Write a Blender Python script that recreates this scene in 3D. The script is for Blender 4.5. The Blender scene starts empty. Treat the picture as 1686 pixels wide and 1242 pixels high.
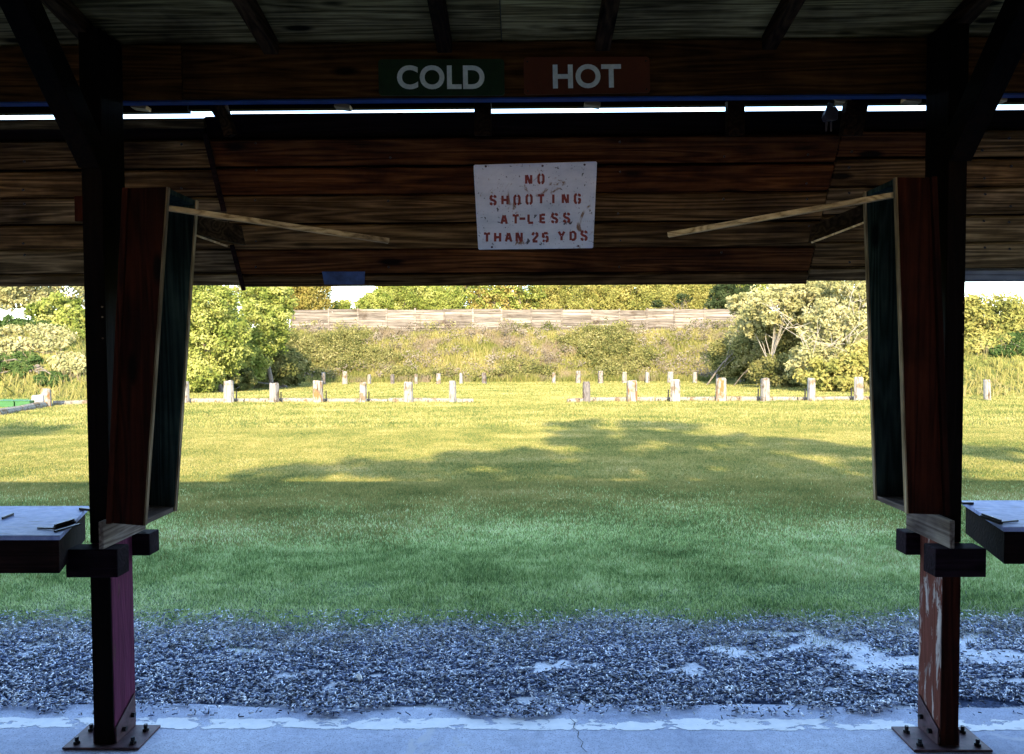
import bpy, math, random
import numpy as np
from mathutils import Vector, Matrix, Euler
R = math.radians
rng = np.random.default_rng(7)
random.seed(7)
S = bpy.context.scene
C = S.collection

# ------------------------------------------------------------------ camera
CAM_H = 1.6
YAW, PITCH, ROLL = R(0.77), R(-2.0), R(-0.25)
camd = bpy.data.cameras.new('camera'); cam = bpy.data.objects.new('camera', camd); C.objects.link(cam)
cam.matrix_world = (Matrix.Translation((0, 0, CAM_H)) @ Matrix.Rotation(YAW, 4, 'Z')
                    @ Matrix.Rotation(R(90) + PITCH, 4, 'X') @ Matrix.Rotation(ROLL, 4, 'Z'))
camd.sensor_fit = 'HORIZONTAL'; camd.sensor_width = 36.0; camd.lens = 36.0 * 1258 / 1686
camd.clip_start = 0.05; camd.clip_end = 2000
S.camera = cam
# ------------------------------------------------------------------ light
SUN_EL = R(26.6)
SUN_AZ = R(0.0)            # sun straight behind the camera
w = bpy.data.worlds.new('World'); S.world = w; w.use_nodes = True
nt = w.node_tree; nt.nodes.clear()
sky = nt.nodes.new('ShaderNodeTexSky'); sky.sky_type = 'NISHITA'; sky.sun_disc = False
sky.sun_elevation = SUN_EL; sky.sun_rotation = R(180)
sky.air_density = 1.0; sky.dust_density = 0.6; sky.ozone_density = 1.6
bg = nt.nodes.new('ShaderNodeBackground'); bg.inputs[1].default_value = 0.15
wo = nt.nodes.new('ShaderNodeOutputWorld')
nt.links.new(sky.outputs[0], bg.inputs[0]); nt.links.new(bg.outputs[0], wo.inputs[0])
sd = bpy.data.lights.new('sun', 'SUN'); sd.energy = 2.0; sd.angle = R(0.53); sd.color = (1.0, 0.82, 0.52)
so = bpy.data.objects.new('sun', sd); C.objects.link(so)
so.rotation_euler = (math.pi / 2 - SUN_EL, 0, 0)      # shines towards +Y and down
so.location = (0, -30, 20)
S.view_settings.view_transform = 'Standard'; S.view_settings.look = 'None'
S.view_settings.exposure = 2.95; S.view_settings.gamma = 1.0
S.view_settings.use_curve_mapping = False
S.cycles.max_bounces = 6; S.cycles.diffuse_bounces = 4; S.cycles.transmission_bounces = 4
S.cycles.sample_clamp_indirect = 4

# ------------------------------------------------------------------ helpers
_M = cam.matrix_world.copy()
def ray(px, py):
    v = Vector(((px - 843) / 1258, -(py - 621) / 1258, -1.0))
    return (_M.to_3x3() @ v)
def at(px, py, Y):
    d = ray(px, py); t = Y / d.y
    return Vector((d.x * t, Y, CAM_H + d.z * t))
def PX(px, Y, py=578): return at(px, py, Y).x
def PZ(py, Y, px=843): return at(px, py, Y).z

def tag(o, label=None, cat=None, group=None, kind=None):
    if label: o['label'] = label
    if cat: o['category'] = cat
    if group: o['group'] = group
    if kind: o['kind'] = kind
    return o
def empty(name, loc, label, cat, group=None):
    o = bpy.data.objects.new(name, None); C.objects.link(o); o.location = loc
    o.empty_display_size = 0.1
    bpy.context.view_layer.update()
    return tag(o, label, cat, group)
def link_mesh(name, me, mat, parent=None, bevel=0, smooth=False):
    o = bpy.data.objects.new(name, me); C.objects.link(o)
    if mat: me.materials.append(mat)
    if parent:
        p = Vector((0, 0, 0)); q = parent
        while q is not None: p = p + Vector(q.location); q = q.parent
        o.parent = parent; o.location = -p
    if bevel:
        b = o.modifiers.new('bevel', 'BEVEL'); b.width = bevel; b.segments = 2; b.limit_method = 'ANGLE'
    if smooth:
        me.polygons.foreach_set('use_smooth', [True] * len(me.polygons))
    return o

class MB:
    """collects simple solids; every solid gets its own random 'tint' value"""
    def __init__(s): s.v = []; s.f = []; s.t = []
    def solid(s, vs, fs, t=None):
        b = len(s.v); t = random.random() if t is None else t
        s.v += [tuple(v) for v in vs]; s.t += [t] * len(vs); s.f += [tuple(b + i for i in f) for f in fs]
        return s
    def hexa(s, p, t=None):   # p: 4 bottom, 4 top
        return s.solid(p, [(3, 2, 1, 0), (4, 5, 6, 7), (0, 1, 5, 4), (1, 2, 6, 5), (2, 3, 7, 6), (3, 0, 4, 7)], t)
    def box(s, x0, x1, y0, y1, z0, z1, t=None):
        return s.hexa([(x0, y0, z0), (x1, y0, z0), (x1, y1, z0), (x0, y1, z0),
                       (x0, y0, z1), (x1, y0, z1), (x1, y1, z1), (x0, y1, z1)], t)
    def beam(s, a, b, side, w, h, t=None):
        """square-cut timber from a to b; side = direction of its width w, h the other way"""
        a, b = Vector(a), Vector(b); d = (b - a).normalized()
        sx = Vector(side); sx = (sx - d * sx.dot(d)).normalized() * w / 2
        up = d.cross(sx).normalized() * h / 2
        return s.hexa([a - sx - up, a + sx - up, a + sx + up, a - sx + up,
                       b - sx - up, b + sx - up, b + sx + up, b - sx + up], t)
    def prism(s, pts, z0, z1, t=None):
        n = len(pts)
        vs = [(x, y, z0) for x, y in pts] + [(x, y, z1) for x, y in pts]
        fs = [tuple(reversed(range(n))), tuple(range(n, 2 * n))] + [(i, (i + 1) % n, n + (i + 1) % n, n + i) for i in range(n)]
        return s.solid(vs, fs, t)
    def tube(s, pts, rads, n=6, t=None):
        vs = []; fs = []
        for k, (p, r) in enumerate(zip(pts, rads)):
            p = Vector(p); q = Vector(pts[min(k + 1, len(pts) - 1)]) - Vector(pts[max(k - 1, 0)])
            q.normalize(); a = q.orthogonal().normalized(); b = q.cross(a)
            for i in range(n):
                an = 2 * math.pi * i / n; vs.append(p + a * math.cos(an) * r + b * math.sin(an) * r)
        for k in range(len(pts) - 1):
            for i in range(n):
                j = (i + 1) % n; fs.append((k * n + i, k * n + j, (k + 1) * n + j, (k + 1) * n + i))
        fs.append(tuple(reversed(range(n)))); fs.append(tuple((len(pts) - 1) * n + i for i in range(n)))
        return s.solid(vs, fs, t)
    def build(s, name, mat, parent=None, bevel=0, smooth=False):
        me = bpy.data.meshes.new(name); me.from_pydata(s.v, [], s.f); me.update()
        a = me.attributes.new('tint', 'FLOAT', 'POINT'); a.data.foreach_set('value', s.t)
        return link_mesh(name, me, mat, parent, bevel, smooth)

def mass_mesh(name, V, k, tint, mat, parent=None):
    """V: (n,k,3) separate k-gons"""
    n = V.shape[0]; me = bpy.data.meshes.new(name)
    me.vertices.add(n * k); me.vertices.foreach_set('co', V.astype(np.float32).ravel())
    me.loops.add(n * k); me.loops.foreach_set('vertex_index', np.arange(n * k, dtype=np.int32))
    me.polygons.add(n); me.polygons.foreach_set('loop_start', np.arange(n, dtype=np.int32) * k)
    me.update(calc_edges=True)
    a = me.attributes.new('tint', 'FLOAT', 'POINT'); a.data.foreach_set('value', np.repeat(tint, k).astype(np.float32))
    return link_mesh(name, me, mat, parent)

# ------------------------------------------------------------------ materials
class NG:
    def __init__(s, name):
        s.m = bpy.data.materials.new(name); s.m.use_nodes = True; s.t = s.m.node_tree; s.t.nodes.clear()
        s.out = s.n('ShaderNodeOutputMaterial')
    def n(s, typ, ins=None, **kw):
        x = s.t.nodes.new(typ)
        for k, v in kw.items(): setattr(x, k, v)
        for k, v in (ins or {}).items(): s.put(x.inputs[k], v)
        return x
    def put(s, sock, v):
        if hasattr(v, 'is_output') or isinstance(v, bpy.types.NodeSocket): s.t.links.new(v, sock)
        else: sock.default_value = v
    def pos(s, scale=(1, 1, 1), coord='Object'):
        tc = s.n('ShaderNodeTexCoord'); mp = s.n('ShaderNodeMapping', {0: tc.outputs[coord]})
        mp.inputs['Scale'].default_value = scale; return mp.outputs[0]
    def noise(s, vec, scale, detail=4, rough=.6, dist=0.0):
        x = s.n('ShaderNodeTexNoise', {'Vector': vec, 'Scale': scale, 'Detail': detail, 'Roughness': rough, 'Distortion': dist})
        return x.outputs['Fac']
    def ramp(s, fac, stops, interp='LINEAR'):
        x = s.n('ShaderNodeValToRGB', {0: fac}); cr = x.color_ramp; cr.interpolation = interp
        while len(cr.elements) < len(stops): cr.elements.new(0.5)
        for e, (p, c) in zip(cr.elements, stops):
            e.position = p; e.color = (*c, 1) if len(c) == 3 else c
        return x.outputs[0]
    def fr(s, fac, a, b):      # smooth map a..b -> 0..1
        x = s.n('ShaderNodeMapRange', {0: fac, 1: a, 2: b}); x.clamp = True; return x.outputs[0]
    def mix(s, f, a, b, mode='MIX'):
        x = s.n('ShaderNodeMix', data_type='RGBA', blend_type=mode)
        s.put(x.inputs[0], f)
        for i, c in ((6, a), (7, b)):
            if isinstance(c, tuple): c = (*c, 1) if len(c) == 3 else c
            s.put(x.inputs[i], c)
        return x.outputs[2]
    def math(s, op, a, b=0.0):
        x = s.n('ShaderNodeMath', operation=op); s.put(x.inputs[0], a); s.put(x.inputs[1], b); return x.outputs[0]
    def attr(s, name='tint'): return s.n('ShaderNodeAttribute', attribute_name=name).outputs['Fac']
    def bump(s, h, strength=.3, dist=.01):
        return s.n('ShaderNodeBump', {'Height': h, 'Strength': strength, 'Distance': dist}).outputs[0]
    def pbr(s, col, rough=.8, normal=None, spec=.3, metal=0):
        p = s.n('ShaderNodeBsdfPrincipled')
        s.put(p.inputs['Base Color'], (*col, 1) if isinstance(col, tuple) and len(col) == 3 else col)
        s.put(p.inputs['Roughness'], rough); s.put(p.inputs['Specular IOR Level'], spec); s.put(p.inputs['Metallic'], metal)
        if normal is not None: s.put(p.inputs['Normal'], normal)
        s.t.links.new(p.outputs[0], s.out.inputs[0]); return s.m

def wood(name, dark, mid, light, axis='X', stain=None, rough=.85, paint=None, peel=.5, knots=True):
    """grain runs along axis; each timber has its own 'tint' that shifts tone and pattern"""
    g = NG(name); t = g.attr()
    tc = g.n('ShaderNodeTexCoord')
    off = g.n('ShaderNodeCombineXYZ', {0: g.math('MULTIPLY', t, 37.), 1: g.math('MULTIPLY', t, 91.), 2: g.math('MULTIPLY', t, 53.)})
    ad = g.n('ShaderNodeVectorMath', {0: tc.outputs['Object'], 1: off.outputs[0]}, operation='ADD')
    sc = {'X': (.5, 9, 9), 'Y': (9, .5, 9), 'Z': (9, 9, .5)}[axis]
    mp = g.n('ShaderNodeMapping', {0: ad.outputs[0]}); mp.inputs['Scale'].default_value = sc
    base = g.noise(mp.outputs[0], 1.0, 2, .5, .25)
    rings = g.math('FRACT', g.math('MULTIPLY', base, 11.0))
    rings = g.math('ABSOLUTE', g.math('SUBTRACT', rings, .5))
    sc2 = {'X': (4, 90, 90), 'Y': (90, 4, 90), 'Z': (90, 90, 4)}[axis]
    mp2 = g.n('ShaderNodeMapping', {0: ad.outputs[0]}); mp2.inputs['Scale'].default_value = sc2
    fib = g.noise(mp2.outputs[0], 1.0, 3, .7)
    f = g.math('ADD', g.math('MULTIPLY', rings, .75), g.math('MULTIPLY', fib, .85))
    col = g.ramp(f, [(.3, dark), (.58, mid), (.92, light)])
    blot = g.noise(ad.outputs[0], 2.2, 4, .6, .4)
    col = g.mix(g.fr(blot, .42, .68), col, g.mix(1.0, col, (.35, .33, .36), 'MULTIPLY'))
    col = g.mix(1.0, col, g.ramp(t, [(0, (.55, .5, .5)), (.5, (1, .95, .9)), (1, (1.5, 1.45, 1.35))]), 'MULTIPLY')
    if knots:
        kv = g.n('ShaderNodeMapping', {0: ad.outputs[0]}); kv.inputs['Scale'].default_value = {'X': (2.2, 7, 7), 'Y': (7, 2.2, 7), 'Z': (7, 7, 2.2)}[axis]
        vo = g.n('ShaderNodeTexVoronoi', {'Vector': kv.outputs[0], 'Scale': 1.0})
        col = g.mix(g.fr(vo.outputs[0], .17, .09), col, (dark[0] * .4, dark[1] * .4, dark[2] * .4))
    if paint:
        sc3 = {'X': (3, 14, 14), 'Y': (14, 3, 14), 'Z': (14, 14, 3)}[axis]
        mp3 = g.n('ShaderNodeMapping', {0: ad.outputs[0]}); mp3.inputs['Scale'].default_value = sc3
        pn = g.noise(mp3.outputs[0], 1.3, 6, .68, .3)
        pc = g.mix(g.fr(fib, .35, .65), paint, tuple(c * .6 for c in paint))
        col = g.mix(g.fr(pn, peel, peel + .04), pc, col)
    return g.pbr(col, rough, g.bump(f, .5, .004), .06)

M = {}
M['plank'] = wood('plank_wood', (.016, .009, .004), (.072, .042, .017), (.21, .135, .062), 'X')
M['plank_red'] = wood('plank_red', (.012, .004, .0015), (.044, .0155, .005), (.105, .042, .015), 'X')
M['beam'] = wood('beam_wood', (.026, .010, .003), (.078, .031, .009), (.15, .066, .022), 'X')
M['ply'] = wood('ply_wood', (.018, .014, .005), (.11, .085, .036), (.28, .225, .11), 'X')
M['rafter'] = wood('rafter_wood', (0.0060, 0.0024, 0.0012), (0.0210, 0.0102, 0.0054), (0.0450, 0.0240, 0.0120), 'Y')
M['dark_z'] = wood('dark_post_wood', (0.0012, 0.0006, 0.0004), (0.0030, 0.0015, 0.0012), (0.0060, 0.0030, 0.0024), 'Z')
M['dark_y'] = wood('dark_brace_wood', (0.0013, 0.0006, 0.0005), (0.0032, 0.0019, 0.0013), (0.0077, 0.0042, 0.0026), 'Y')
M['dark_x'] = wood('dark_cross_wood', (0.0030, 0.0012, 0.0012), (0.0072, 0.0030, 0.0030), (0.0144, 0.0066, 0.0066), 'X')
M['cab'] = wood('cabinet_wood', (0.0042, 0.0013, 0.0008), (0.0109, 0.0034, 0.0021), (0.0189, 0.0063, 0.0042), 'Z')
M['cab_in'] = wood('cabinet_inside_wood', (.007, .012, .012), (.018, .032, .031), (.04, .062, .058), 'Z')
M['raw_z'] = wood('raw_edge_wood', (.09, .06, .035), (.22, .165, .10), (.36, .29, .20), 'Z', knots=False)
M['raw_x'] = wood('raw_batten_wood', (.16, .11, .055), (.46, .34, .19), (.66, .53, .33), 'X', knots=False)
M['raw_y'] = wood('raw_support_wood', (0.0720, 0.0540, 0.0480), (0.1680, 0.1380, 0.1200), (0.2700, 0.2400, 0.2160), 'Y')
M['grey'] = wood('grey_weathered_wood', (.12, .11, .10), (.30, .28, .26), (.5, .47, .44), 'X')

def plain(name, col, rough=.6, var=.35, scale=14, metal=0, spec=.4, bump=.15):
    g = NG(name); p = g.pos(); n = g.noise(p, scale, 5, .65)
    c = g.mix(g.fr(n, .3, .7), col, tuple(x * (1 - var) for x in col))
    return g.pbr(c, rough, g.bump(n, bump, .003), spec, metal)
M['iron'] = plain('rusty_iron', (.10, .05, .06), .6, .6, 40, .3)
M['steel'] = plain('dark_steel', (.025, .025, .03), .45, .5, 30, .6)
M['green_sign'] = plain('green_sign_paint', (0.0078, 0.0300, 0.0096), .5, .45, 30)
M['red_sign'] = plain('red_sign_paint', (.12, .021, .006), .55, .3, 9)
M['sign_letter'] = plain('white_sign_letter', (.88, .88, .86), .6, .25, 45)
M['stencil'] = plain('stencil_red_paint', (.22, .025, .012), .6, .45, 60)
M['skylit_blue'] = plain('skylit_beam_blue', (0.0250, 0.0650, 0.2500), .35, .5, 12)

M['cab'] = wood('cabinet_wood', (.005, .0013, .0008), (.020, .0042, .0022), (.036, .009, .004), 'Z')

# ------------------------------------------------------------------ terrain
def sm(a, b, x):
    t = np.clip((x - a) / (b - a), 0, 1); return t * t * (3 - 2 * t)
def vnoise(x, y, seed=0):       # cheap smooth value noise, arrays
    xi = np.floor(x); yi = np.floor(y); xf = x - xi; yf = y - yi
    def h(a, b):
        s = np.sin(a * 127.1 + b * 311.7 + seed * 74.7) * 43758.5453; return s - np.floor(s)
    u = xf * xf * (3 - 2 * xf); v = yf * yf * (3 - 2 * yf)
    return (h(xi, yi) * (1 - u) + h(xi + 1, yi) * u) * (1 - v) + (h(xi, yi + 1) * (1 - u) + h(xi + 1, yi + 1) * u) * v
def fbm(x, y, seed=0):
    return vnoise(x, y, seed) * .55 + vnoise(x * 2.1, y * 2.1, seed + 1) * .28 + vnoise(x * 4.3, y * 4.3, seed + 2) * .17
BERM0, BERM1 = 46.5, 53.5
def terrain(x, y):
    x = np.asarray(x, float); y = np.asarray(y, float)
    z = -.02 - .32 * sm(25, 43, y)
    z = z + 3.05 * sm(BERM0, BERM1, y) * (1 - .55 * sm(58, 70, y))
    side = np.maximum(sm(12.5, 20, -x), sm(12.2, 20, x)) * sm(24.5, 31, y) * (1 - sm(BERM0, BERM1, y))
    z = z + 2.6 * side
    z = z + .03 * (fbm(x * .25, y * .25, 5) - .5) * sm(5, 9, y)
    return z
def tz(x, y): return float(terrain(x, y))

g = NG('lawn_turf')
p = g.pos()
n1 = g.noise(p, .5, 4, .6); n2 = g.noise(p, 6, 5, .7); 
ps = g.pos((.05, 1.1, 1)); st = g.noise(ps, 1.0, 3, .55)
c = g.ramp(g.math('ADD', g.math('MULTIPLY', n1, .6), g.math('MULTIPLY', st, .4)),
           [(.3, (.13, .14, .036)), (.5, (.20, .195, .052)), (.7, (.28, .25, .08))])
c = g.mix(g.fr(n2, .35, .7), c, g.mix(1.0, c, (.62, .66, .55), 'MULTIPLY'))
sepn = g.n('ShaderNodeSeparateXYZ', {0: g.pos()}); c = g.mix(g.fr(sepn.outputs[1], 11.0, 5.5), c, g.ramp(n2, [(.3, (.09, .13, .045)), (.7, (.20, .26, .09))]))
M['turf'] = g.pbr(c, .95, g.bump(n2, .8, .03), .05)

def grid(xs, ys, zf):
    X, Y = np.meshgrid(xs, ys); Z = zf(X, Y)
    V = np.stack([X, Y, Z], -1).reshape(-1, 3); nx = len(xs); ny = len(ys)
    i = np.arange((ny - 1) * (nx - 1)); r = i // (nx - 1); q = i % (nx - 1); a = r * nx + q
    return V, np.stack([a, a + 1, a + nx + 1, a + nx], -1)
xs = np.unique(np.concatenate([np.linspace(-600, -60, 10), np.arange(-60, -24, 2), np.arange(-24, 24.1, .5), np.arange(24, 60, 2), np.linspace(60, 600, 10)]))
ys = np.unique(np.concatenate([np.linspace(-200, -10, 8), np.arange(-10, 3.4, 1.9), np.arange(3.44, 75, .45), np.linspace(76, 900, 16)]))
V, F = grid(xs, ys, terrain)
me = bpy.data.meshes.new('lawn'); me.from_pydata(V.tolist(), [], F.tolist()); me.update()
tag(link_mesh('lawn_ground', me, M['turf'], smooth=True), 'short mown lawn of the range running back to the bushes', None, kind='structure')

# concrete slab with painted line
g = NG('concrete'); p = g.pos()
a = g.noise(p, 1.2, 5, .65); b = g.noise(p, 30, 5, .7); d = g.noise(p, 5, 5, .6, .8)
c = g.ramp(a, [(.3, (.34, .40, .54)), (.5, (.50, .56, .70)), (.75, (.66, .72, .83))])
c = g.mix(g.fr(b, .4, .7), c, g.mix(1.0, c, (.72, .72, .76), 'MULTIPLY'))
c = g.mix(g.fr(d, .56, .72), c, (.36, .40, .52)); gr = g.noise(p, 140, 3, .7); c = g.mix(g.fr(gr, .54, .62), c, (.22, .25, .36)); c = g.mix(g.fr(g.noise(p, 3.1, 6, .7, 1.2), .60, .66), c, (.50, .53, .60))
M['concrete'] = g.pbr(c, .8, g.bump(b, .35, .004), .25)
mb = MB()
mb.prism([(-14, -3.6), (14, -3.6)] + [(x, 3.385 + .02 * math.sin(x * 2.3) + .012 * math.sin(x * 7)) for x in np.arange(14, -14.1, -.25)], -.25, 0.0)
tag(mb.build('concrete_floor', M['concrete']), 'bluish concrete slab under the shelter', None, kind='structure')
g = NG('line_paint'); p = g.pos()
a = g.noise(g.pos((1, 1.8, 1)), 9, 6, .62, .5)
sy = g.n('ShaderNodeSeparateXYZ', {0: p}).outputs[1]
ed = g.fr(g.math('ABSOLUTE', g.math('SUBTRACT', sy, 3.2185)), .036, .056)
a = g.math('ADD', a, g.math('MULTIPLY', ed, .16)); a = g.math('ADD', a, g.math('MULTIPLY', g.math('SUBTRACT', g.noise(p, .9, 3, .5), .5), .28))
c = g.ramp(g.noise(p, 25, 4, .6), [(.3, (.72, .75, .78)), (.7, (.84, .85, .86))])
bs = g.n('ShaderNodeBsdfPrincipled', {'Base Color': c, 'Roughness': .7})
tr = g.n('ShaderNodeBsdfTransparent'); mx = g.n('ShaderNodeMixShader', {0: g.fr(a, .555, .57), 1: bs.outputs[0], 2: tr.outputs[0]})
g.t.links.new(mx.outputs[0], g.out.inputs[0]); M['line'] = g.m
V, F = grid(np.arange(-14, 14.01, .05), np.array([3.165, 3.19, 3.25, 3.272]), lambda X, Y: 0 * X + .0012)
V[:, 1] += .0015 * (vnoise(V[:, 0] * 9, V[:, 1] * 30, 3) - .5)
me = bpy.data.meshes.new('line'); me.from_pydata(V.tolist(), [], F.tolist())
tag(link_mesh('painted_line', me, M['line']), 'chipped white firing line painted along the slab edge', None, kind='structure')

M['crack'] = plain('crack_dark', (.05, .055, .07), .9)
def gq(px, py):
    d_ = ray(px, py); t_ = (CAM_H - .0) / -d_.z; return Vector((d_.x * t_, d_.y * t_, .0))
for k_, cpts in enumerate(([(938, 1184), (947, 1192), (944, 1200), (953, 1207), (951, 1216), (960, 1224), (957, 1232), (966, 1241)],)):
    pp = [gq(*c) for c in cpts]; vs = []
    for i, p_ in enumerate(pp):
        w_ = .0012 + .0014 * random.random(); vs += [p_ + Vector((-w_, 0, .0055)), p_ + Vector((w_, 0, .0055))]
    me = bpy.data.meshes.new('crack'); me.from_pydata([tuple(v) for v in vs], [], [(2 * i, 2 * i + 1, 2 * i + 3, 2 * i + 2) for i in range(len(pp) - 1)])
    tag(link_mesh('slab_crack', me, M['crack']), 'thin dark crack running across the slab', None, kind='structure')

# ------------------------------------------------------------------ dirt strip and casings
GZ = -.02
patches = []
for px, py, sx, sy, s in [(925, 1100, 62, 11, 1), (1125, 1107, 45, 9, .9), (1215, 1080, 60, 12, .8), (1360, 1065, 90, 18, 1), (1455, 1090, 90, 16, 1),
                          (1400, 1110, 60, 9, .8), (1640, 1085, 70, 18, 1), (1600, 1060, 60, 12, .8), (1290, 1048, 70, 8, .7), (1500, 1040, 60, 8, .6),
                          (960, 1150, 60, 7, .5), (620, 1060, 50, 6, .35), (1660, 1010, 60, 8, .7), (1200, 1020, 50, 4, .3), (1680, 1125, 60, 7, .6)]:
    dd = ray(px, py); t = (CAM_H - GZ) / -dd.z; d2 = ray(px, py + sy); t2 = (CAM_H - GZ) / -d2.z
    patches.append((dd.x * t, dd.y * t, sx / 1258 * t, abs(dd.y * t - d2.y * t2), s))
def sand(x, y):
    v = np.zeros_like(x)
    for (cx, cy, rx, ry, s) in patches:
        v = np.maximum(v, s * np.clip(1.35 - np.hypot((x - cx) / rx, (y - cy) / ry), 0, 1))
    v = np.maximum(v, .32 * np.clip((fbm(x * 2.2 + 3, y * 4.5, 21) - .60) * 6, 0, 1))
    return np.clip(v + (fbm(x * 14, y * 22, 9) - .5) * 2.0 * (v > 0) , 0, 1)
def grass_edge(x):     # y where the grass starts
    return 4.37 + .24 * (fbm(x * 1.1, x * 0 + 3.3, 4) - .5) * 2 + .10 * (fbm(x * 6, x * 0 + 1.3, 8) - .5) * 2
V, F = grid(np.arange(-6, 6.01, .03), np.arange(3.30, 5.3, .03), lambda X, Y: terrain(X, Y) + .006 + .012 * fbm(X * 4, Y * 4, 2) * sm(3.4, 3.6, Y))
me = bpy.data.meshes.new('dirt_strip'); me.from_pydata(V.tolist(), [], F.tolist())
aa = me.attributes.new('sand', 'FLOAT', 'POINT')
aa.data.foreach_set('value', np.maximum(sand(V[:, 0], V[:, 1]), .9 * (1 - sm(3.36, 3.46, V[:, 1] + .12 * (fbm(V[:, 0] * 3, V[:, 1] * 3, 6) - .5)))).astype(np.float32))
ag = me.attributes.new('grassy', 'FLOAT', 'POINT'); ag.data.foreach_set('value', sm(-.06, .10, V[:, 1] - grass_edge(V[:, 0])).astype(np.float32))
g = NG('dirt'); p = g.pos(); a = g.noise(p, 60, 5, .7); b = g.noise(p, 9, 4, .6)
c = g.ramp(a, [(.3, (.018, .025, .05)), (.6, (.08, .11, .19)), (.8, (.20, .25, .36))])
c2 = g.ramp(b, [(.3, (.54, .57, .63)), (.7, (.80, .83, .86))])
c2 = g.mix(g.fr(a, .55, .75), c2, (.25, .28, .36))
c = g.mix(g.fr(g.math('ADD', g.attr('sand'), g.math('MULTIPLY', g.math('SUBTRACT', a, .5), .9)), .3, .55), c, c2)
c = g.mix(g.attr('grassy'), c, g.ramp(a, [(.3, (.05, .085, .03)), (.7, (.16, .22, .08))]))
M['dirt'] = g.pbr(c, .95, g.bump(a, .6, .01), .1)
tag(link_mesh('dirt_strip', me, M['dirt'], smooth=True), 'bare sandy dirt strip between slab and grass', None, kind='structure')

def chips(n, name, label):
    x = rng.uniform(-4.3, 4.3, n * 3); y = rng.uniform(3.27, 4.66, n * 3)
    dens = 1 - .93 * sm(.08, .7, sand(x, y))
    e0 = 3.38 + .20 * (fbm(x * 2.2, x * 0 + 7, 12) - .5) * 2
    dens *= np.where(y < e0, .02 + .16 * (fbm(x * 1.7, y * 5, 33) > .55), 1) * (1 - .85 * sm(-.12, .18, y - grass_edge(x)))
    dens *= .55 + .75 * fbm(x * 3, y * 4, 15)
    k = rng.random(n * 3) < dens; x = x[k][:n]; y = y[k][:n]; n = len(x)
    L = rng.uniform(.005, .0125, n) * np.where(rng.random(n) < .06, 1.5, 1); W = rng.uniform(.0018, .0036, n)
    th = rng.uniform(0, 2 * np.pi, n); ph = rng.normal(0, .28, n)
    D = np.stack([np.cos(th) * np.cos(ph), np.sin(th) * np.cos(ph), np.sin(ph)], -1)
    A = np.cross(D, [0, 0, 1.]); A /= np.linalg.norm(A, axis=1)[:, None]; B = np.cross(D, A)
    P = np.stack([x, y, np.where(y < 3.40, .001, terrain(x, y) + .008) + rng.uniform(.004, .02, n)], -1)
    m = 5; vs = []
    for s in (-1, 1):
        for i in range(m):
            an = 2 * np.pi * i / m
            vs.append(P + D * L[:, None] * s + (A * np.cos(an) + B * np.sin(an)) * W[:, None])
    V = np.stack(vs, 1)
    base = np.arange(n)[:, None] * (2 * m)
    quads = np.array([[i, (i + 1) % m, m + (i + 1) % m, m + i] for i in range(m)])
    me = bpy.data.meshes.new(name)
    me.vertices.add(n * 2 * m); me.vertices.foreach_set('co', V.astype(np.float32).ravel())
    loops = np.concatenate([(base[:, :, None] + quads[None]).reshape(n, -1), base + np.arange(m)[::-1], base + m + np.arange(m)], 1)
    tot = np.tile(np.array([4] * m + [m, m]), n)
    me.loops.add(loops.size); me.loops.foreach_set('vertex_index', loops.astype(np.int32).ravel())
    me.polygons.add(len(tot)); me.polygons.foreach_set('loop_start', (np.cumsum(tot) - tot).astype(np.int32))
    me.update(calc_edges=True)
    a = me.attributes.new('tint', 'FLOAT', 'POINT'); a.data.foreach_set('value', np.repeat(rng.random(n), 2 * m).astype(np.float32))
    g = NG('casing'); t = g.math('ADD', g.attr(), g.math('MULTIPLY', g.math('SUBTRACT', g.noise(g.pos((1, 2, 1)), 3.5, 3, .6), .5), .6))
    c = g.ramp(t, [(0, (.008, .011, .022)), (.32, (.03, .045, .10)), (.48, (.16, .23, .42)), (.66, (.52, .60, .76)), (1, (.95, .96, .97))])
    m_ = g.pbr(c, .45, None, .5)
    return tag(link_mesh(name, me, m_), label, 'casings', kind='stuff')
chips(78000, 'spent_casings', 'thick litter of small dark and pale spent casings beside the slab')

# ------------------------------------------------------------------ grass
def blades(x, y, h, wd, name, mat, lean=.5, zoff=0):
    n = len(x); th = rng.uniform(0, 2 * np.pi, n)
    P = np.stack([x, y, terrain(x, y) + zoff], -1)
    S_ = np.stack([np.cos(th), np.sin(th) * .6, 0 * th], -1) * wd[:, None] / 2
    la = rng.uniform(0, 2 * np.pi, n); lr = rng.normal(0, lean, n) * h
    T = P + np.stack([np.cos(la) * lr, np.sin(la) * lr, h], -1)
    Mi = P * .45 + T * .55 + np.stack([0 * h, 0 * h, h * .12], -1)
    V = np.stack([P - S_, P + S_, Mi + S_ * .8, T, Mi - S_ * .8], 1)
    return V
def blade_mat(name, stops, patch, transl=.3, scale=.6, amt=.5):
    g = NG(name); t = g.attr(); p = g.pos(); n = g.noise(p, scale, 4, .6)
    f = g.math('ADD', g.math('MULTIPLY', t, 1 - amt), g.math('MULTIPLY', g.fr(n, .3, .7), amt))
    c = g.ramp(f, stops)
    if patch: c = g.mix(g.fr(g.noise(p, patch[1], 3, .6), .52, .62), c, patch[0])
    d = g.n('ShaderNodeBsdfDiffuse', {0: c, 1: .6}); tr = g.n('ShaderNodeBsdfTranslucent', {0: c})
    mx = g.n('ShaderNodeMixShader', {0: transl, 1: d.outputs[0], 2: tr.outputs[0]})
    g.t.links.new(mx.outputs[0], g.out.inputs[0]); return g.m
M['grass_far'] = blade_mat('grass_blades_far', [(0, (.055, .08, .028)), (.35, (.15, .175, .052)), (.55, (.245, .228, .072)), (.8, (.345, .298, .11)), (1, (.44, .385, .19))], None, .3, .55, .35)
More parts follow.
